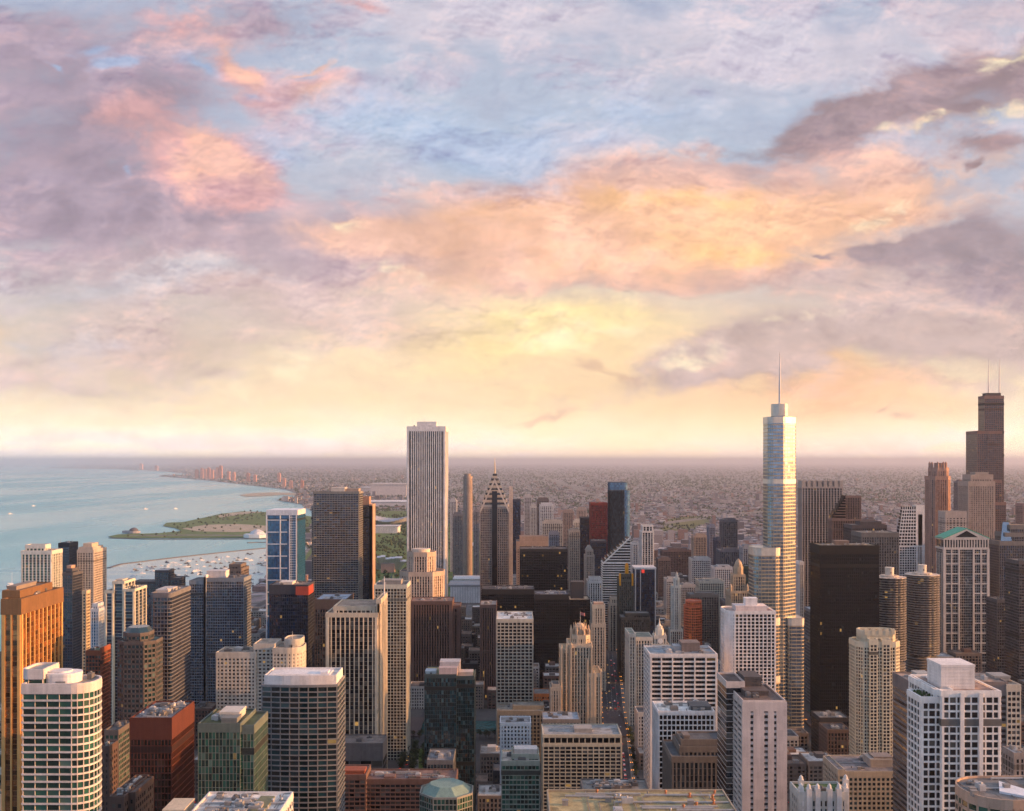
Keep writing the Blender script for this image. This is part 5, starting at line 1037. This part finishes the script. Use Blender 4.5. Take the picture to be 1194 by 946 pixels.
LLAB = ['tan block with a flat top by the dark river office', 'slim grey blue tower next to the tan block', 'slim navy tower before the dark loop tower', 'dark square topped loop tower close to the silver tower', 'blue grey base block below the dark square topped tower', 'white toothed apartment block left of the tan domed tower', 'cream window grid building before the white toothed block', 'pale warehouse like block behind the ivory octagonal tower',
        'grey roofed block hugging the ivory octagonal tower', 'brown stone block below the cream window grid building', 'brown block between the white edged blue tower and the rail yard', 'light blue block hidden by the silver tower', 'white low apartment block by the tan flat topped block', 'dusky brick block hidden by the white gridded tower', 'far rose block seen past the reddish sloping tower', 'far dusty pink block between the granite and crowned towers', 'taupe block behind the stepped white tower', 'long low brick red block before the rail yard']
for (a, b, tp, D_, c), lb in zip(LOOP, LLAB): tower('office_building', lb, D_, 30, [(a, b, tp + 2), (a + (b - a) * .2, b - (b - a) * .15, tp, 6, 16)], S(c, 'dark', 3.5, 3.4, 1.1, .15, 1.2, .35, 3), nu=2)

# ------------------------------------------------------------------ parks, museums and halls along the shore
def label_of(o, label, cat): return tag(o, label, cat)
par = empty('museum', (*gp(300, 626.5), 0), 'white octagonal aquarium with a low dome at the end of the harbour', 'museum'); x, y = gp(300, 626.5); L = par.location
m = MB(); m.prism(circ(x, y, 52, 8), -.6, 13); m.build('hall', wall((222, 216, 208)), par, off=L)
m = MB(); m.prism(circ(x, y, 30, 16), 13, 22, poly2=circ(x, y, 24, 16)); m.prism(circ(x, y, 24, 16), 22, 30, poly2=circ(x, y, 8, 16)); m.build('dome', wall((190, 196, 200)), par, off=L)
x, y = gp(156, 621.5); par = empty('planetarium', (x, y, 0), 'small domed planetarium on the tip of the peninsula in the lake', 'museum'); L = par.location
m = MB(); m.prism(circ(x, y, 26, 12), -.6, 8); m.prism(circ(x - 34, y + 4, 16, 4), -.6, 9); m.build('hall', wall((150, 146, 150)), par, off=L)
m = MB(); m.tube([(x, y, 8, 18), (x, y, 15, 16), (x, y, 20, 9), (x, y, 22, 2)], 0, 16); m.build('dome', wall((96, 88, 98)), par, off=L)
def hall(name, label, cat, px0, px1, ybase, top, depth, col, cols=0, roofcol=(196, 190, 186)):
    D = F * H / (ybase - HY); x0, x1 = pxx(px0, D), pxx(px1, D); z = pz(top, D)
    r = empty(name, ((x0 + x1) / 2, D, 0), label, cat); m = MB(); m.box(x0, x1, D, D + depth, 0, z)
    m.build('hall', wall(col), r, off=r.location); m = MB(); m.box(x0 - 4, x1 + 4, D - 5, D + depth + 4, z, z + max(2, z * .12)); m.build('roof', wall(roofcol), r, off=r.location)
    if cols:
        m = MB()
        for k in range(cols): cx = x0 + (x1 - x0) * (k + .5) / cols; m.box(cx - 2, cx + 2, D - 4, D - 1, 0, z - .1)
        m.build('colonnade', wall((232, 224, 216)), r, off=r.location)
    FOOT.append((x0 - 8, x1 + 8, D - 10, D + depth + 8, name, label)); return r
hall('museum', 'long white colonnaded museum among the park trees', 'museum', 437, 464, 622, 614.5, 90, (220, 212, 206), 14)
hall('convention_hall', 'vast low white convention hall seen before the hazy shore', 'hall', 428, 476, 590, 585.5, 260, (206, 196, 192), 0, (226, 220, 214))
hall('convention_hall', 'blocky pale convention hall with grouped towers further back on the shore', 'hall', 432, 474, 578, 565.5, 300, (214, 196, 184), 0, (204, 188, 176))
hall('convention_hall', 'flat grey hall beyond the lake spit, beside the pale convention hall', 'hall', 420, 447, 574, 569, 300, (188, 176, 176))
hall('art_museum', 'pale low stone museum at the near corner of the big park', 'museum', 525, 560, 703, 684, 70, (186, 184, 182), 12, (150, 150, 152))
hall('museum', 'low buff building on the park edge just past the stone museum', 'museum', 530, 560, 686, 676, 60, (190, 180, 168), 0, (206, 204, 200))
x, y = gp(455, 611); par = empty('stadium', (x, y, 0), 'bowl shaped stadium with upswept glass stands, behind the colonnaded museum', 'stadium'); L = par.location
m = MB(); n = 28
for k in range(n):
    a0, a1 = 2 * math.pi * k / n, 2 * math.pi * (k + 1) / n
    def pt(a, r, z): return (x + r * .78 * math.cos(a), y + r * 1.3 * math.sin(a), z)
    hgt = 18 + 22 * abs(math.cos((a0 + a1) / 2)) ** 2
    m.face([pt(a0, 92, 0), pt(a1, 92, 0), pt(a1, 120, hgt), pt(a0, 120, hgt)]); m.face([pt(a0, 120, hgt), pt(a1, 120, hgt), pt(a1, 60, 3), pt(a0, 60, 3)])
m.build('stands', wall((150, 156, 172), .4), par, off=L)
m = MB(); m.box(x - 110, x - 96, y - 120, y + 120, 0, 18); m.box(x + 96, x + 110, y - 120, y + 120, 0, 18); m.build('colonnade', wall((226, 218, 208)), par, off=L)
FOOT.append((x - 130, x + 130, y - 170, y + 170, 'stadium', ''))
x, y = gp(452, 668); par = empty('bandshell', (x, y, 0), 'silver bandshell of curling steel ribbons in the park', 'bandshell'); L = par.location
m = MB(); r = random.Random(3)
for k in range(9):
    a = -1.2 + k * .3; bx, by = x + 26 * math.sin(a), y + 8 * math.cos(a); ln = r.uniform(9, 20); tx = bx + ln * math.sin(a) * 1.5; tz = 26 + r.uniform(4, 16)
    w = r.uniform(4, 7); q = [(bx - w, by, 8), (bx + w, by, 8), (tx + w * 1.2, by - 9, tz), (tx - w * 1.2, by - 9, tz)]
    m.face(q); m.face([(p[0], p[1] + 1, p[2]) for p in q][::-1]); m.face([q[3], q[2], (q[2][0], q[2][1] + 7, tz + 4), (q[3][0], q[3][1] + 7, tz + 4)])
m.build('ribbons', wall((206, 206, 212), .3, .7), par, off=L); m = MB(); m.box(x - 18, x + 18, y, y + 20, 0, 24); m.build('stage_house', wall((170, 130, 110)), par, off=L)
x, y = gp(458, 678); m = MB(); m.tube([(x, y, 0, 8), (x, y, 6, 8), (x, y, 22, .4)], 0, 4); tag(m.build('pavilion', wall((56, 110, 84))), 'green pointed roof pavilion among the park trees', 'pavilion'); 
for k, px in enumerate((529, 536, 543, 551)):
    x, y = gp(px, 636.5); m = MB(); m.box(x - 9, x + 9, y - 6, y + 6, 0, 5); m.prism(rect(x - 10, x + 10, y - 7, y + 7), 5, 12, poly2=rect(x - 1, x + 1, y - .5, y + .5))
    tag(m.build('tent', wall((236, 232, 230))), 'small white event tent on the lawn between the white tower and the chevron tower', 'tent', 'row of white event tents')

# ------------------------------------------------------------------ moored boats, sailing boats
def boat_mesh(L, mast, hull, deck):
    m = MB(); w = L * .30
    pts = [(-L / 2, -w / 2), (L * .15, -w / 2), (L / 2, 0), (L * .15, w / 2), (-L / 2, w / 2)]
    m.prism([(x * .92, y * .75) for x, y in pts], -.3, 1.5, poly2=pts); m.box(-L * .25, L * .1, -w * .3, w * .3, 1.5, 2.7)
    if mast: m.tube([(0, 0, 1.4, .16), (0, 0, 1.4 + mast, .08)], 0, 5); m.box(-L * .42, 0, -.12, .12, 3.0, 3.5)
    return m
protos = []
for L_, ms, c in ((11, 14, (226, 226, 224)), (9, 11, (70, 78, 92)), (13, 0, (214, 216, 218)), (10, 12, (96, 84, 80))):
    o = boat_mesh(L_, ms, None, None).build('boat', wall(c, .4)); protos.append(o)
brnd = random.Random(11); nb = 0
HARB = ['boat moored between the curved breakwater and the lakefront towers']
while nb < 260:
    px = brnd.uniform(150, 368); y = brnd.uniform(641, 690); lim = 657 - (px - 142) * .107
    if y < lim + 2.5 or (px < 250 and y > 672) or (px > 338 and y > 660): continue
    x, yy = gp(px, y)
    k = nb % 4; o = protos[k] if nb < 4 else protos[k].copy()
    if nb >= 4: COL.objects.link(o)
    o.location = (x, yy, -2.9); o.rotation_euler = (0, 0, R(brnd.gauss(20, 25))); o.scale = [brnd.uniform(.8, 1.5)] * 3; nb += 1
    tag(o, ['white sailing boat moored behind the curved breakwater', 'dark blue sailing boat moored behind the curved breakwater', 'white motor boat moored behind the curved breakwater', 'brown hulled sailing boat moored behind the curved breakwater'][k], 'boat', ['white sailing boats in the harbour', 'dark blue sailing boats in the harbour', 'white motor boats in the harbour', 'brown sailing boats in the harbour'][k])
for (px, y, lb) in ((12, 599, 'lone white boat far out near the edge of the lake view'), (39, 590, 'white boat under way far beyond the pale piered tower'), (170, 593.5, 'white boat on the open lake above the planetarium tip'), (205, 593, 'tiny white boat on the lake nearer the sand spit'), (14, 682, 'small dark boat on the lake beside the gold tower')):
    o = protos[0].copy(); COL.objects.link(o); x, yy = gp(px, y); o.location = (x, yy, -2.9); o.scale = [2.2] * 3; del o['group']; tag(o, lb, 'boat')

# ------------------------------------------------------------------ land test
import numpy as np
def inside(px, py, poly):
    c = np.zeros(len(px), bool); n = len(poly)
    for i in range(n):
        (x0, y0), (x1, y1) = poly[i], poly[(i + 1) % n]
        if y0 == y1: continue
        k = ((y0 > py) != (y1 > py)) & (px < (x1 - x0) * (py - y0) / (y1 - y0) + x0); c ^= k
    return c
PARK = [gp(420, 702), gp(335, 672), gp(350, 640), gp(395, 612), gp(436, 594), gp(480, 594), gp(560, 620), gp(600, 640), gp(603, 668), gp(562, 696)]
YARD = [gp(765, 622), gp(776, 606), gp(805, 602), gp(836, 604), gp(822, 614), gp(800, 622)]

# ------------------------------------------------------------------ low buildings between the towers: one by one
bpy.context.view_layer.update(); DG = bpy.context.evaluated_depsgraph_get()
def seen(pts):
    for p in pts:
        v = Vector(p) - Vector((0, 0, H)); L = v.length
        ok = scene.ray_cast(DG, Vector((0, 0, H)), v.normalized(), distance=L - .6)[0]
        if not ok: return True
    return False
frnd = random.Random(23); placed = []; near_n = far_n = 0
AREA = [(lambda x, y: x < -40 and y < 1080, 'among the lakeside towers'), (lambda x, y: x < 60, 'behind the striped slabs'), (lambda x, y: x < 130 and y < 1500, 'beside the avenue before the river'), (lambda x, y: y < 1120, 'below the silver tower'),
        (lambda x, y: x < 480, 'in the blocks beyond the river'), (lambda x, y: True, 'behind the round balcony towers')]
def free(x0, x1, y0, y1):
    for f in FOOT:
        if x0 < f[1] + 2 and f[0] < x1 + 2 and y0 < f[3] + 2 and f[2] < y1 + 2: return False
    for f in placed:
        if x0 < f[1] + 1.5 and f[0] < x1 + 1.5 and y0 < f[3] + 1.5 and f[2] < y1 + 1.5: return False
    return True
FCOL = [((150, 128, 108), 'tan'), ((176, 160, 140), 'pale stone'), ((128, 84, 66), 'red brick'), ((104, 96, 92), 'grey'), ((70, 66, 68), 'charcoal'), ((196, 186, 172), 'cream'), ((138, 112, 92), 'brown')]
def lowrise(x0, x1, y0, y1, z, near):
    c, cn = frnd.choice(FCOL); area = [a for t, a in AREA if t((x0 + x1) / 2, y0)][0]
    t = empty('low_building', ((x0 + x1) / 2, (y0 + y1) / 2, 0), 'low flat roofed %s building %s' % (cn, area), 'building', 'low %s buildings %s' % (cn, area)); L = t.location
    G, C, Rf = MB(), MB(), MB(); st = S(c, frnd.choice(['dark', 'office', 'office']), 3.6, frnd.choice([3, 4, 5]), 1.4, .15, 1.3 if near else 1.6, .3, frnd.choice([1, 2, 3]))
    facade(G, C, C, rect(x0, x1, y0, y1), -1, z, st); Rf.prism(offset(rect(x0, x1, y0, y1), -.25), z + .02, z + .15)
    rp = offset(rect(x0, x1, y0, y1), .3); inn = offset(rect(x0, x1, y0, y1), -.4)
    for i in range(4): j = (i + 1) % 4; C.prism([rp[i], rp[j], inn[j], inn[i]], z - .3, z + 1)
    C.build('cladding', wall(c), t, off=L); G.build('glazing', glass(st['g']), t, off=L); rfo = Rf.build('roof', roof_mat(frnd.choice([(112, 110, 108), (92, 90, 90), (150, 146, 140), (190, 188, 184), (120, 104, 92)])), t, off=L)
    w, d = x1 - x0, y1 - y0
    if frnd.random() < .75:
        m = MB(); a, b = frnd.uniform(.15, .5), frnd.uniform(.2, .5); m.box(x0 + w * a, x0 + w * (a + .3), y0 + d * b, y0 + d * (b + .35), z, z + frnd.uniform(2.5, 5)); m.build('penthouse', wall(frnd.choice(FCOL)[0]), rfo, off=L)
    if near and y0 < 1200: units(t, x0, x1, y0, y1, z + .1, frnd.randint(2, 5), int(x0 * 13 + y0), rfo)
    placed.append((x0, x1, y0, y1))
cands = []
for y in range(560, 2500, 34):
    half = 0.53 * y
    x = -half
    while x < half:
        w = frnd.uniform(18, 34); cands.append((x, x + w, y, y + frnd.uniform(20, 29))); x += w + frnd.uniform(2, 14)
frnd.shuffle(cands); cands.sort(key=lambda c: c[2] // 250)
streets = lambda x0, x1, y0, y1: (x0 < avx(y0) + 18 and x1 > avx(y0) - 18 and y0 < 1590) or (x0 < 348 and x1 > 314 and y0 < 1140) or (y0 < 886 and y1 > 866 and -380 < x0 < 300) or (1078 < y1 and y0 < 1190) or (x0 < 466 and x1 > 380 and y0 < 1510 and y0 > 1150) or (x0 < -84 and x1 > -120 and 850 < y0 < 1090) or (x1 < -45 and x0 > -135 and 945 < y0 + 20 and y0 < 1075)
quota = {'near': 0, 'far': 0}
for (x0, x1, y0, y1) in cands:
    k = 'near' if y0 < 1450 else 'far'
    if quota[k] >= (150 if k == 'near' else 145): continue
    cxy = (np.array([(x0 + x1) / 2]), np.array([(y0 + y1) / 2]))
    if streets(x0, x1, y0, y1) or not free(x0, x1, y0, y1) or not inside(*cxy, land)[0] or inside(*cxy, PARK)[0]: continue
    if x0 < -600 or (y0 > 1700 and x1 < 0): continue
    ycap = 545 + 200 * (1450 / y0) ** 1.35 if y0 > 1450 else 9999
    zt = frnd.uniform(9, 32) if y0 < 1000 else frnd.uniform(14, 46) if y0 < 1450 else min(frnd.uniform(25, 110), H - (ycap - HY) * y0 / F)
    if zt < 8: continue
    if not seen([((x0 + x1) / 2, y0 + 1, zt + 1.5), (x0 + 2, y0 - .5, zt * .8), (x1 - 2, y0 - .5, zt * .8)]): continue
    lowrise(x0, x1, y0, y1, zt, k == 'near'); quota[k] += 1
print('lowrise', quota)

# ------------------------------------------------------------------ the city to the horizon: houses and trees nobody could count
def scatter(name, n, seed, ylo, yhi, maker, mat, skip_park, boxes, xr=(-60, 1260)):
    rg = np.random.default_rng(seed)
    y = ylo + (yhi - ylo) * rg.random(n) ** 1.15; px = rg.uniform(*xr, n); D = F * H / (y - HY); x = (px - CX) * D / F
    ok = inside(x, D, land)
    if skip_park: ok &= ~inside(x, D, PARK) & ~inside(x, D, YARD)
    ok &= ~((x < 60) & (D < 2300)) & ~((D < 3000) & (x > 0) & (x < 150) & (D < 2400))
    for r_ in ROADS: ok &= ~inside(x, D, r_)
    for f in FOOT:
        if f[3] > 1900: ok &= ~((x > f[0] - 25) & (x < f[1] + 25) & (D > f[2] - 25) & (D < f[3] + 25))
    field = np.sin(x / 610.0 + 1.1 * np.sin(D / 1700.0)) + np.sin(D / 820.0 + .9 * np.sin(x / 900.0)) + .8 * np.sin(x / 230.0 + 2) * np.sin(D / 310.0)
    belt = (np.abs((x / 810.0) % 1 - .5) < .06) | (np.abs((D / 1600.0) % 1 - .5) < .03)          # boulevards with trees
    road = np.abs((x / 405.0) % 1 - .5) < .022
    k_ = rg.random(n)
    ok &= (((k_ < np.where(field > -.3, .9, .25)) & ~road & (~belt | (k_ < .25))) if boxes else ((k_ < np.where(field > -.3, .45, 1.0)) | belt) & ~road)
    x, D = x[ok], D[ok]; n = len(x)
    V, Fc = maker(x, D, rg, n)
    me = bpy.data.meshes.new(name); me.from_pydata(V.reshape(-1, 3).tolist(), [], Fc.tolist()); me.materials.append(mat)
    o = bpy.data.objects.new(name, me); COL.objects.link(o); o['kind'] = 'stuff'; return o
CUBE = np.array([(-1, -1, 0), (1, -1, 0), (1, 1, 0), (-1, 1, 0), (-1, -1, 1), (1, -1, 1), (1, 1, 1), (-1, 1, 1)], float)
CF = np.array([(4, 5, 6, 7), (0, 1, 5, 4), (1, 2, 6, 5), (2, 3, 7, 6), (3, 0, 4, 7)])
def houses(x, D, rg, n):
    px_ = D / F; w = np.maximum(rg.uniform(6, 18, n), px_ * rg.uniform(.3, .8, n)); d = np.maximum(rg.uniform(6, 16, n), px_ * rg.uniform(.6, 1.6, n))
    h = np.maximum(rg.uniform(5, 12, n), px_ * rg.uniform(.25, .9, n)); tall = rg.random(n) < .05; h = np.where(tall, h * rg.uniform(2, 5, n), h); h = np.minimum(h, 70 + 0 * D)
    cap = np.maximum(H - (545 + 60 * (2500 / D) ** 1.3 - HY) * D / F, 5); h = np.minimum(h, cap)
    x = np.round(x / 26) * 26 + rg.uniform(-3, 3, n)
    V = CUBE[None] * np.stack([w, d, h], 1)[:, None]; V += np.stack([x, D, 0 * x], 1)[:, None]
    return V, (CF[None] + 8 * np.arange(n)[:, None, None]).reshape(-1, 4)
OCT = np.array([(1, 0, .45), (0, 1, .45), (-1, 0, .45), (0, -1, .45), (0, 0, 1), (0, 0, 0)], float)
OF = np.array([(0, 1, 4), (1, 2, 4), (2, 3, 4), (3, 0, 4), (1, 0, 5), (2, 1, 5), (3, 2, 5), (0, 3, 5)])
def trees(x, D, rg, n):
    px_ = D / F; s = np.maximum(rg.uniform(3, 7, n), px_ * rg.uniform(.5, 1.4, n)); hh = np.minimum(s * rg.uniform(1.2, 1.9, n), 26)
    V = OCT[None] * (1 + rg.uniform(-.3, .3, (n, 6, 1))) * np.stack([s, s, hh], 1)[:, None]; V += np.stack([x, D, 0 * x], 1)[:, None]
    return V, (OF[None] + 6 * np.arange(n)[:, None, None]).reshape(-1, 3)
HOUSE = speck('house_walls', [(0, (164, 152, 150)), (.22, (186, 176, 174)), (.40, (156, 126, 118)), (.55, (196, 188, 188)), (.66, (136, 132, 140)), (.80, (216, 208, 206)), (.87, (180, 146, 132)), (.94, (112, 106, 110))])
LEAF = speck('tree_leaves', [(0, (40, 54, 32)), (.25, (54, 68, 36)), (.5, (46, 60, 40)), (.75, (66, 78, 44)), (.9, (36, 48, 34))], False)
scatter('distant_houses', 60000, 1, 541.6, 690, houses, HOUSE, True, True)
scatter('distant_trees', 80000, 2, 542.5, 690, trees, LEAF, True, False)
scatter('outer_houses', 22000, 8, 543, 690, houses, HOUSE, True, True, (1260, 2300))
scatter('outer_trees', 16000, 9, 543, 690, trees, LEAF, True, False, (1260, 2300))
def blocks():
    rg = np.random.default_rng(12); V = []; n = 0
    for y in range(330, 2300, 46):
        x = .56 * y + 30
        while x < .56 * y + 900:
            w, d = rg.uniform(9, 20), rg.uniform(9, 17); h = rg.uniform(14, 52) if y > 700 else rg.uniform(14, 70)
            if free(x - w, x + w, y - d, y + d): V.append(CUBE * (w, d, h) + (x, y, 0)); n += 1
            x += 2 * w + rg.uniform(2, 16)
    me = bpy.data.meshes.new('outer_blocks'); me.from_pydata(np.array(V).reshape(-1, 3).tolist(), [], (CF[None] + 8 * np.arange(n)[:, None, None]).reshape(-1, 4).tolist()); me.materials.append(HOUSE)
    o = bpy.data.objects.new('outer_blocks', me); COL.objects.link(o); o['kind'] = 'stuff'
blocks()
def scatter_in(name, poly, n, seed, mat):
    rg = np.random.default_rng(seed); P = np.array(poly); x = rg.uniform(P[:, 0].min(), P[:, 0].max(), n); y = rg.uniform(P[:, 1].min(), P[:, 1].max(), n)
    k = inside(x, y, poly)
    # leave lawns open
    k &= (np.sin(x / 83.0) + np.sin(y / 140.0 + 1.3) + rg.normal(0, .7, n)) > -.35
    for f in FOOT: k &= ~((x > f[0] - 6) & (x < f[1] + 6) & (y > f[2] - 12) & (y < f[3] + 6))
    x, y = x[k], y[k]; V, Fc = trees(x, y, rg, len(x))
    me = bpy.data.meshes.new(name); me.from_pydata(V.reshape(-1, 3).tolist(), [], Fc.tolist()); me.materials.append(mat)
    o = bpy.data.objects.new(name, me); COL.objects.link(o); o['kind'] = 'stuff'
scatter_in('park_trees', PARK, 5200, 5, LEAF); scatter_in('yard_trees', YARD, 500, 6, LEAF); scatter_in('peninsula_trees', isl, 420, 7, LEAF)
# pale apartment towers on the far curve of the shore
for k, (px, tp, yb, c) in enumerate(((229, 548, 558, (206, 150, 130)), (235, 546.5, 558, (222, 166, 146)), (239, 547.5, 559, (228, 172, 150)), (243, 546, 558.5, (236, 180, 156)), (247, 548, 559, (230, 176, 150)), (253, 545.5, 558, (206, 160, 146)), (257, 543.6, 558, (214, 176, 160)), (266, 550, 560, (220, 164, 142)), (272, 551, 561, (204, 150, 136)), (289, 552, 562, (220, 150, 124)), (297, 554, 562, (206, 160, 146)), (164, 541.2, 548, (206, 176, 170)), (182, 543.6, 549, (196, 160, 156)), (331, 558, 569, (222, 160, 136)), (339, 561, 570, (226, 156, 126)), (352, 560.5, 570, (214, 150, 124)), (325, 552, 563, (196, 170, 166)))):
    x, y = gp(px, yb); w = 3.4 * y / F / 2; z = pz(tp, y); m = MB(); m.box(x - w, x + w, y, y + w * 2, 0, z); m.box(x - w * .5, x + w * .4, y + w * .3, y + w, z, z + w * .5)
    tag(m.build('apartment_tower', speck('far_tower_%d' % (k % 3), [(0, c)])), 'tiny rosy apartment tower on the far hazy shore of the lake', 'building', 'apartment towers on the far shore')

# ------------------------------------------------------------------ avenue traffic, lamps, street trees
LAMP = emit((255, 160, 64), 2.0, 'lamp_glow'); HEAD = emit((255, 200, 120), 1.5, 'headlight_glow'); TAIL = emit((255, 54, 34), 1.0, 'taillight_glow')
def car(c, away):
    m = MB(); m.prism(rect(-.9, .9, -2.2, 2.2), .35, .95); m.prism(rect(-.85, .85, -1.5, 1.2), .95, 1.5, poly2=rect(-.7, .7, -1.1, .7))
    for sx in (-.8, .8):
        for sy in (-1.35, 1.35): m.box(sx - .14, sx + .14, sy - .33, sy + .33, 0, .66)
    o = m.build('car', wall(c, .35)); 
    for sx in (-.6, .6):
        l = MB(); l.box(sx - .24, sx + .24, -2.34, -2.18, .5, .85); l.build('taillight' if away else 'headlight', TAIL if away else HEAD, o)
    return o
cars = [[car(c, aw) for c in ((30, 30, 34), (196, 196, 196), (90, 30, 28), (70, 78, 92), (230, 228, 222))] for aw in (0, 1)]
used = set(); crnd = random.Random(4); CN = ['black', 'silver', 'dark red', 'slate blue', 'white']
def place_car(x, y, rz, aw, street):
    k = crnd.randrange(5); p = cars[aw][k]; o = p if (aw, k) not in used else copy_tree(p, (0, 0, 0)); used.add((aw, k))
    o.location = (x, y, .32); o.rotation_euler = (0, 0, rz); tag(o, '%s car driving %s' % (CN[k], 'away along ' + street if aw else 'towards the viewer along ' + street), 'car', '%s cars going %s %s' % (CN[k], 'away on' if aw else 'towards the viewer on', street))
for lane, aw in ((-6.5, 0), (-2.5, 0), (3, 1), (7, 1)):
    y = 830 + crnd.uniform(0, 20)
    while y < 1500:
        place_car(avx(y) + lane, y, -math.atan(AV * 1.3), aw, 'the avenue'); y += crnd.uniform(14, 90) if y > 1010 or not aw else crnd.uniform(8, 22)
for y in range(880, 1080, 13): place_car(-98 - 14 * (y - 880) / 200 + crnd.choice((-3, 3)), y, .06, crnd.randrange(2), 'the street by the plaza lawn')
for y in range(720, 1120, 12): place_car(321 + (y - 700) * .026 + crnd.choice((2.5, 6.5, 10.5)), y, -.026, crnd.randrange(2), 'the street below the black slab')
for x in range(-340, 290, 16): place_car(x, 876 + crnd.choice((-3, 3)), R(90), 1, 'the cross street')
def lamp():
    m = MB(); m.tube([(0, 0, 0, .14), (0, 0, 8.2, .08)], 0, 6); m.box(-.9, .9, -.06, .06, 8.1, 8.25); o = m.build('street_lamp', wall((60, 62, 60), .5))
    for s in (-1, 1): l = MB(); l.tube([(s * .85, 0, 7.5, .18), (s * .85, 0, 7.8, .42), (s * .85, 0, 8.12, .2)], 0, 8); l.build('lamp_globe', LAMP, o)
    return o
lp = lamp(); first = True
for y in range(700, 1560, 24):
    for s in (-1, 1):
        o = lp if first else copy_tree(lp, (0, 0, 0)); first = False; o.location = (avx(y) + s * 13.3, y, .45)
        tag(o, 'twin globe street lamp glowing amber on the %s pavement of the avenue' % ('shadowed tower' if s > 0 else 'gothic tower'), 'street lamp', 'lamps along the %s side of the avenue' % ('white clock tower' if s > 0 else 'gothic tower'))
for y in range(710, 1130, 26):
    o = copy_tree(lp, (0, 0, 0)); o.location = (316 + (y - 700) * .026, y, 0); tag(o, 'twin globe street lamp glowing on the street below the black slab', 'street lamp', 'lamps along the street below the black slab')
for x in range(-330, 290, 40):
    o = copy_tree(lp, (0, 0, 0)); o.location = (x, 886, 0); tag(o, 'twin globe street lamp glowing on the cross street behind the brick block', 'street lamp', 'lamps along the cross street')
def tree(seed, h):
    r = random.Random(seed); m = MB(); m.tube([(0, 0, -.3, .28), (0, 0, h * .3, .2), (.2, .1, h * .65, .1)], 0, 6)
    for k in range(4):
        a = k * 1.7 + r.random(); m.prism([(-.08, -.08), (.08, -.08), (.08, .08), (-.08, .08)], h * .3, h * .6, poly2=[(px_ * .4 + math.cos(a) * h * .18, py_ * .4 + math.sin(a) * h * .18) for px_, py_ in ((-.08, -.08), (.08, -.08), (.08, .08), (-.08, .08))])
    o = m.build('tree', wall((84, 68, 54), .9)); c = MB(); lobes = [(r.gauss(0, .16) * h, r.gauss(0, .16) * h, h * r.uniform(.45, .8), h * r.uniform(.14, .22)) for _ in range(7)]
    for k in range(230):
        lx, ly, lz, lr = r.choice(lobes); v = Vector((r.gauss(0, 1), r.gauss(0, 1), r.gauss(0, 1))).normalized() * lr * r.uniform(.6, 1.1); p = Vector((lx, ly, lz)) + v
        u = Vector((r.gauss(0, 1), r.gauss(0, 1), r.gauss(0, 1))).normalized(); w = u.orthogonal().normalized(); s = h * r.uniform(.03, .06)
        c.face([p + u * s, p + w * s, p - u * s, p - w * s])
    c.build('crown', LEAF, o); return o
tp_ = [tree(k, h) for k, h in ((1, 9), (2, 11), (3, 8))]; tn = 0
def plant(x, y, label, group):
    global tn
    o = tp_[tn] if tn < 3 else copy_tree(tp_[tn % 3], (0, 0, 0)); tn += 1
    o.location = (x, y, .2); o.rotation_euler = (0, 0, frnd.uniform(0, 6)); s = frnd.uniform(.8, 1.25); o.scale = (s, s, s); tag(o, label, 'tree', group)
for k in range(14):
    f = k / 13
    for a in (.05, .5, .92):
        y = 960 + f * 80; xl = pxx(467 + 5 * f, y); xr = pxx(497, y); plant(xl + (xr - xl) * a + frnd.uniform(-1, 1), y, 'small leafy tree on the plaza lawn by the river', 'trees on the plaza lawn')
for k in range(22):
    plant(-135 + k * 6.2 + frnd.uniform(-2, 2), 1078 + frnd.uniform(-3, 3), 'leafy tree on the river bank behind the teal tower', 'trees on the river bank')
for y in range(700, 1100, 17): plant(avx(y) + 16.5, y, 'street tree on the avenue pavement by the white gridded tower', 'street trees on the avenue')
for y in range(715, 1120, 19): plant(338 + (y - 700) * .028, y, 'street tree along the street below the black slab', 'street trees below the black slab')
# bridges over the river
for k, (x, w, lb) in enumerate(((avx(1122) , 26, 'dark double deck bridge carrying the avenue over the river'), (-108, 16, 'low dark bridge over the river by the plaza lawn'), (338, 16, 'red brown bridge over the river beside the black slab'))):
    y0, y1 = (1080, 1190) if x > 0 else (1080, 1160); m = MB(); m.box(x - w / 2, x + w / 2, y0, y1, .6, 1.6)
    for s in (-1, 1): m.box(x + s * w / 2 - .3, x + s * w / 2 + .3, y0, y1, 1.5, 2.9)
    tag(m.build('bridge', wall((92, 66, 58), .8)), lb, 'bridge')

# ------------------------------------------------------------------ air: even pale haze over lake and city
hm = bpy.data.materials.new('haze_air'); hm.use_nodes = True; t = NT(hm.node_tree); t.n.clear(); out = t.n.new('ShaderNodeOutputMaterial'); pv = t.n.new('ShaderNodeVolumePrincipled')
pv.inputs['Color'].default_value = (.90, .91, 1.0, 1); pv.inputs['Density'].default_value = 3.0e-5; pv.inputs['Anisotropy'].default_value = 0.72; t.l.new(pv.outputs[0], out.inputs['Volume'])
m = MB(); m.box(-170000, 170000, -6000, 150000, -8, 560); o = m.build('haze', hm); o['kind'] = 'stuff'
